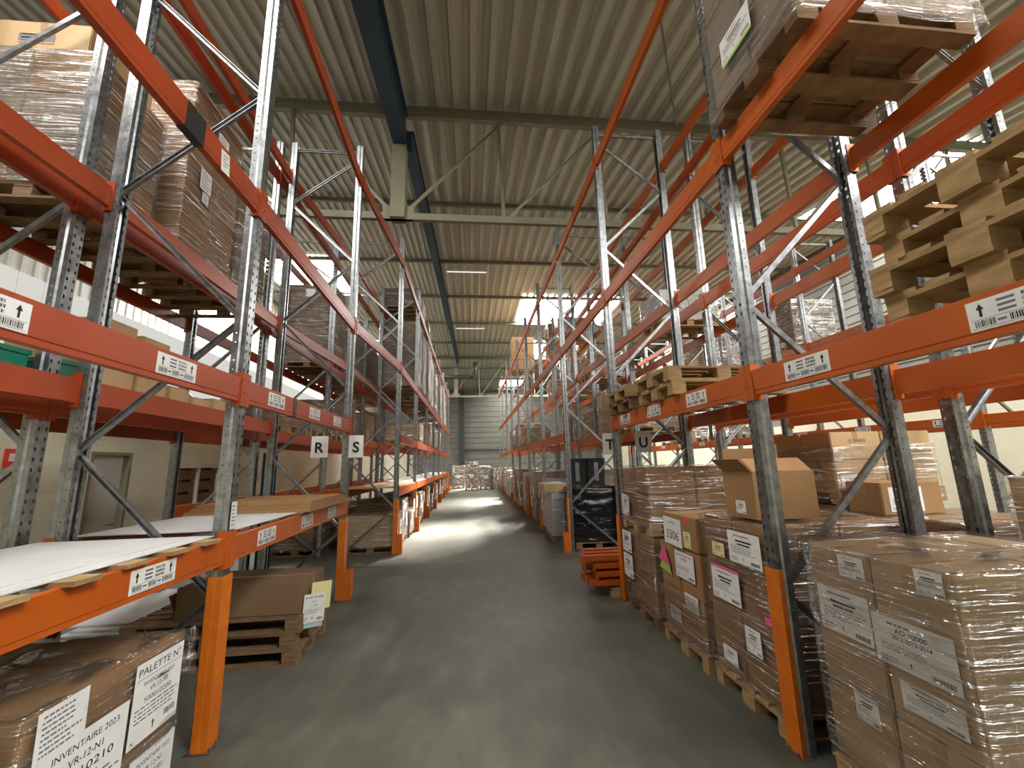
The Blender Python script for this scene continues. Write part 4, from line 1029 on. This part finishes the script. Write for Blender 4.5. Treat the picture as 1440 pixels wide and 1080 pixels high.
# R4
pallet(2.05, 4.72, 0, 'wooden pallet under the double stacked load beside the passage', 'wood_dark')
carton_grid(2.08, 3.25, 4.75, 5.56, PH+.002, 1.0, 2, 2, 2, 'lower load beside passage', ('kraft',), -1, None, 18, tone='brown')
wrap(2.07, 3.26, 4.74, 5.57, .125, 1.0, 'clear film round the lower load beside the passage', 'film', 18, .012, 91, False, .12, [((2.06, 4.8, .10), Vector((-.6, -.75, -.12)).normalized(), .10, .45, 6)])
pallet(2.05, 4.73, 1.004, 'wooden pallet carrying the upper load beside the passage', 'wood')
carton_grid(2.09, 3.28, 4.76, 5.56, 1.156, 1.78, 2, 2, 2, 'upper load beside passage', ('kraft',), -1, None, 19, tone='brown')
w4 = wrap(2.08, 3.29, 4.75, 5.57, 1.04, 1.79, 'slack clear film round the upper load beside the passage', 'film', 18, .022, 95, True, .1)
X4 = 2.045
prt((X4, 5.56, 1.18), '-x', .25, .26, w4, 91, tilt=-.08); 
for k, (z, h_) in enumerate(((.70, .26), (.39, .28))):
    t = thing('paper_sheet', '%s white form on the lower load beside the passage' % ('upper', 'lower')[k], 'paper sheet', (X4, 5.62, z)); s = Sheet((0,0,0), '-x', .30, h_); form(s, 92+k); s.build('form', t)
# row behind: floor loads seen over the front ones
gT = 'floor loads behind the right row'
for k, (y, h, m) in enumerate(((.85, 1.3, 'kraft'), (1.75, 1.70, 'kraft_light'), (2.92, 1.32, 'kraft'), (3.9, 1.36, 'kraft'), (4.85, 1.3, 'kraft'))):
    load_block(3.78, 4.86, y, y+.84, 0, h, 'wrapped floor load in the row behind the right row, %s from camera' % ORD[k], m, 'film', 2, 2, 4, 'wood_dark', gT, k+100)
c = carton(3.74, 3.48, 1.325, .62, .36, .29, 'brown carton with big white label behind the second right load', 'kraft', None, True, 0, 'x'); prt((.07, -.002, .03), '-y', .34, .22, c, 101, name='shipping_label')
pallet(3.72, 3.90, 1.385, 'wooden pallet on top of the tan carton stack behind the right row', 'wood')
ct = carton_grid(3.74, 4.92, 3.92, 4.72, 1.385+PH+.002, 2.12, 2, 2, 2, 'high stack behind right row', ('kraft_light',), -1, None, 20, tone='tan')
o = ct[(0, 0, 1)]; s = Sheet((.12, -.003, .08), '-y', .36, .16); s.text('LE BAIRD', .18, .10, .05, .003, True, m=1); s.text('C.75cl', .18, .03, .04, .003, True, m=1); part('carton_print', s.pr, ['ink', 'ink_grey'], o)
o = ct[(0, 0, 0)]; prt((.05, -.003, .02), '-y', .22, .12, o, 102, name='shipping_label'); prt((-.003, .30, .08), '-x', .12, .12, o, 103, name='shipping_label')
wrap(3.74, 4.92, 3.92, 4.72, 1.42, 1.98, 'clear film round the tan carton stack behind the right row', 'film', 16, .012, 105, False, .15)
# loads of spare beams by the passage
for k in range(2):
    b = MB(); rough_box(b, 1.95+1.5*k, 2.07+1.5*k, 5.93, 6.62, 0, .12, rr); single('timber_bearer', b, 'wood', 'short timber bearer under the orange spare beams, %s' % ('aisle end', 'inner end')[k], 'timber', 'bearers under the spare beams')
g = 'spare orange beams in the passage'
bt = None
for k in range(12):
    lay, col = k//3, k % 3
    b = MB(); L_ = 2.45; x0 = 1.74+rr.uniform(-.09, .09)-.03*lay; y0 = 5.94+.21*col + rr.uniform(-.01, .01)+.02*lay; z0 = .121+.108*lay
    lab = 'spare orange beam in the passage, %s layer, %s' % (('bottom', 'second', 'third', 'top')[lay], ('near side', 'middle', 'far side')[col])
    if bt is None:
        m1 = MB(); m1.prism([(0,.035),(.13,.035),(.13,.07),(.10,.075),(.10,.10),(0,.10)], 'x', .01, L_-.01); m2 = MB(); m2.box(0, .01, -.02, .15, -.0, .105); m3 = MB(); m3.box(L_-.01, L_, -.02, .15, -.0, .105)
        bt = (m1.mesh('beam_tube', 'orange'), m2.mesh('connector', 'orange'), m3.mesh('connector', 'orange'))
    t = thing('spare_crossbeam', lab, 'beam', (x0, y0, z0), 0, g)
    link('beam_tube', bt[0], t); link('connector', bt[1], t); link('connector', bt[2], t)
# pallets on the second right level
ZR = LEVZ['R'][2]+.001
for k, (x, y, z, rz, l, m) in enumerate(((1.99, 3.78, 0, .0, 'lower pallet of the near pair on the right second level', 'wood'), (1.97, 3.80, PH, .02, 'upper pallet of the near pair on the right second level', 'wood'),
        (1.98, 4.80, 0, .0, 'lower pallet of the far pair on the right second level', 'wood_dark'), (1.93, 4.78, PH, -.015, 'upper pallet of the far pair on the right second level', 'wood'))):
    pallet(x, y, ZR+z, l, m, rz, 'empty pallets on the right second level')
for k, (dx, dy, rz) in enumerate(((.04, -.01, 0), (0, .0, .010), (.05, -.03, -.014), (.01, -.01, .012))):
    pallet(2.06+dx, .94+dy, ZR+PH*k, 'wooden pallet at upper right edge, %s in stack on second level' % ('bottom', 'second', 'third', 'topmost')[k], 'wood', rz, 'stack of pallets on the nearest right beam')
# third level wrapped load
ZR3 = LEVZ['R'][3]+.001
pallet(1.96, 1.80, ZR3, 'weathered pallet seen from below under the third level right load', 'wood_dark')
carton_grid(1.97, 3.19, 1.80, 2.62, ZR3+PH+.002, ZR3+1.35, 2, 2, 3, 'third level right load', ('kraft_grey',), -1, None, 24, tone='dull')
w5 = wrap(1.95, 3.20, 1.78, 2.63, ZR3+.02, ZR3+1.36, 'clear film with white form round the third level right load', 'film_grey', 20, .014, 111, True, .08)
prt((1.922, 2.42, 4.80), '-x', .32, .21, w5, 111, label='white form with green edge'); b = MB(); b.box(1.921, 1.923, 2.10, 2.42, 4.775, 4.80); part('green_edge', b, 'paper_green', w5)
# upper levels of the row behind and the far row
def upper(row, lev, xs, items, phrase, group):
    for k, (y, h, m, s_) in enumerate(items):
        load_block(xs[0], xs[1], y, y+.9, LEVZ[row][lev]+.001, LEVZ[row][lev]+h, '%s, %s from camera' % (phrase, ORD[k]), m, s_, 2, 2, 3, 'wood', group, k+lev*20+len(row))
upper('T', 2, (3.71, 4.89), ((9.1, 1.0, 'kraft', 'film'), (10.6, 1.3, 'kraft_light', 'film'), (12.2, .9, 'kraft', 'film'), (13.6, 1.2, 'kraft_grey', 'film'), (15.2, 1.1, 'kraft', 'film')), 'wrapped carton load on second level behind right row', 'second level loads behind the right row')
upper('R', 2, (2.12, 3.24), ((16.4, .8, 'kraft_light', 'film'), (18.3, 1.1, 'kraft_grey', 'film'), (21.2, 1.0, 'kraft', 'film')), 'wrapped carton load on second level of right aisle row', 'second level loads of the right row')
upper('T', 3, (3.71, 4.89), ((7.2, .75, 'white_board', 'film'), (12.2, .9, 'kraft', 'film'), (15.2, 1.4, 'kraft_grey', 'film_grey'), (18.2, 1.2, 'kraft', 'film')), 'wrapped load on third level behind right row', 'third level loads behind the right row')
upper('V', 3, (8.26, 9.44), ((9.2, 1.3, 'kraft_grey', 'film_grey'), (12.2, 1.75, 'kraft_grey', 'film_grey'), (15.1, 1.8, 'kraft', 'film'), (16.3, 1.7, 'kraft_light', 'film'), (18.3, 1.5, 'kraft', 'film')), 'carton load on third level of the far right row', 'third level loads of the far right row')
upper('V', 2, (8.26, 9.44), ((12.3, 1.4, 'kraft_grey', 'film_grey'), (13.4, 1.2, 'kraft', 'film'), (16.2, 1.3, 'kraft_light', 'film')), 'carton load on second level of the far right row', 'second level loads of the far right row')
upper('R', 4, (2.3, 3.55), ((21.7, 2.0, 'kraft_light', None),), 'tall tan carton load on top level of right row', 'top level loads of the right row')
upper('T', 4, (3.71, 4.89), ((18.3, 1.6, 'kraft_dark', 'film_grey'), (16.1, 1.1, 'kraft_dark', 'film_grey')), 'dark load on top level behind right row', 'top level loads behind the right row')
# black wrapped load at the passage
t = thing('wrapped_load', 'black film wrapped pallet load facing the passage at right', 'pallet load', (0,0,0))
b = MB(); 
for k in range(5): b.box(2.25, 3.28, 9.05+.17*k, 9.17+.17*k, PH-.022, PH)
for xc in (2.32, 2.77, 3.21):
    for yc in (9.12, 9.46, 9.80): b.box(xc-.07, xc+.07, yc-.06, yc+.06, .02, PH-.022)
for yc in (9.12, 9.46, 9.80): b.box(2.25, 3.28, yc-.06, yc+.06, 0, .02)
part('pallet', b, 'wood_dark', t)
part('black_film', film_mb(2.24, 3.27, 9.10, 9.86, .11, 1.30, 16, .03, 5, True, .01), 'film_black', t, smooth=True)
for k in range(2):
    t = thing('storage_bin', 'tall black plastic bin above the black wrapped load, %s' % ('aisle side', 'inner side')[k], 'bin', (2.42+.48*k, 10.05, 1.302), 0, 'black bins by the passage')
    b = MB(); b.prism([(0,0),(.40,0),(.42,.62),(-.02,.62)], 'y', 0, .4); part('bin_body', b, 'black_plastic', t); b = MB(); b.box(-.035, .435, -.015, .415, .62, .65); part('bin_lid', b, 'black_plastic', t)
    b = MB(); b.box(.15, .25, -.012, -.001, .1, .55); part('bin_clip', b, 'galv', t)
load_block(2.42, 3.30, 9.98, 10.55, 0, 1.30, 'dark load under the black bins by the passage', 'kraft_dark', 'film_grey', 2, 1, 3, 'wood_dark', None, 7)
load_block(1.92, 2.32, 9.95, 10.75, 0, 1.15, 'pale wrapped load at the aisle edge under the tan slab', 'white_board', 'film', 1, 2, 3, 'wood_dark', None, 8)
t = thing('cardboard_tray', 'tan cardboard tray overhanging the aisle on the pale wrapped load', 'tray', (1.74, 9.92, 1.165))
b = MB(); b.prism([(0,.02),(.03,0),(.58,0),(.61,.02),(.61,.19),(0,.19)], 'y', 0, .86); part('tray_body', b, 'kraft_light', t, fix=True); b = MB(); b.box(.03, .58, .03, .83, .191, .205); part('white_liner', b, 'white_board', t)
# right floor loads down the aisle
g = 'floor loads under the right row'; k = 0
for i in range(3, 10):
    for j in range(3):
        y = ROWS['R'][2][i]+.18+.935*j
        if i == 3 and y < 10.9: continue
        h = (1.22, 1.35, 1.5, 1.1, 1.42, 1.0, 1.6)[(i*3+j) % 7]; m = ('kraft', 'white_board', 'kraft_grey', 'kraft_light')[(i*3+j*2) % 4]; x0 = 2.10-.10*((i+j) % 2)
        ps = []
        for n in range(2):
            q = Sheet((x0-.024, y+.38+.38*n, .5+.3*((n+j) % 2)), '-x', .22, .30, .05*(n-.5)); q.lines(.02, .04, .2, .26, 5, rr); ps.append(q)
        load_block(x0, 3.22, y, y+.84, 0, h, 'wrapped floor load with white notes, right row, %s bay, %s' % (ORD[i], ('near end', 'middle', 'far end')[j]), m, 'film', 2, 2, 3, 'wood_dark', g, k+120, papers=ps); k += 1
for k, y in enumerate((9.1, 10.1, 12.05, 13.0, 15.05)):
    load_block(3.74, 4.86, y, y+.84, 0, (1.4, 1.2, 1.6, 1.3, 1.5)[k], 'wrapped floor load beyond the passage behind right row, %s' % ORD[k], ('kraft', 'kraft_grey', 'kraft_light', 'kraft', 'kraft_grey')[k], 'film', 2, 2, 3, 'wood_dark', 'floor loads beyond the passage behind the right row', k+150)
# end of the aisle
for k, (x, y, h, m) in enumerate(((-.42, 30.4, 2.05, 'kraft'), (.62, 31.2, 1.75, 'kraft_grey'), (1.62, 31.0, 1.55, 'kraft'), (2.7, 31.4, 1.5, 'kraft_grey'), (-1.5, 33.5, 1.8, 'kraft_dark'))):
    q = Sheet((x+.3, y-.024, h*.45), '-y', .3, .22); q.lines(.02, .02, .28, .2, 3, rr)
    load_block(x, x+.95, y, y+.95, 0, h, 'wrapped carton load at the far end of the aisle, %s from left' % ('second', 'third', 'fourth', 'fifth', 'first')[k], m, 'film', 2, 2, 4, 'wood_dark', 'loads at the end of the aisle', k+170, papers=[q])
# torn paper on floor

for o_ in list(C.objects):
    if o_.get('label') == 'galvanised rack frame with orange foot in left aisle row, second from the camera':
        q = Sheet((-.006, .095, 1.44), '-x', .075, .2); q.lines(.012, .02, .065, .18, 6, rr); q.build('post_label', o_)
    if o_.get('label') == 'orange rack beam, third level, aisle side, left aisle row, first bay':
        q = Sheet((-.0055, 3.33-2.80, -.20), '-x', .10, .16, .12); q.lines(.02, .04, .09, .14, 4, rr); q.build('torn_label', o_, label='torn pale paper label hanging over the beam edge')

# ------------------------------------------------------------------ light and exposure
sun = bpy.data.lights.new('sun', 'SUN'); sun.energy = 55.0; sun.angle = .2; sun.color = (1, .96, .86)
so = bpy.data.objects.new('sun', sun); C.objects.link(so); so.location = (20, 40, 40)
so.rotation_euler = Vector((-5.3, -10.2, -10.8)).to_track_quat('-Z', 'Y').to_euler()
w = bpy.data.worlds.new('world'); S.world = w; w.use_nodes = True
w.node_tree.nodes['Background'].inputs[0].default_value = (.75, .85, 1, 1); w.node_tree.nodes['Background'].inputs[1].default_value = .3
S.view_settings.view_transform = 'Standard'; S.view_settings.look = 'None'; S.view_settings.gamma = 1
S.view_settings.use_curve_mapping = False; S.view_settings.exposure = 0.32
S.cycles.max_bounces = 8; S.cycles.diffuse_bounces = 4; S.cycles.glossy_bounces = 3; S.cycles.transparent_max_bounces = 24; S.cycles.transmission_bounces = 4
S.cycles.use_denoising = True; S.cycles.sample_clamp_indirect = 6
S.cycles.caustics_reflective = False; S.cycles.caustics_refractive = False
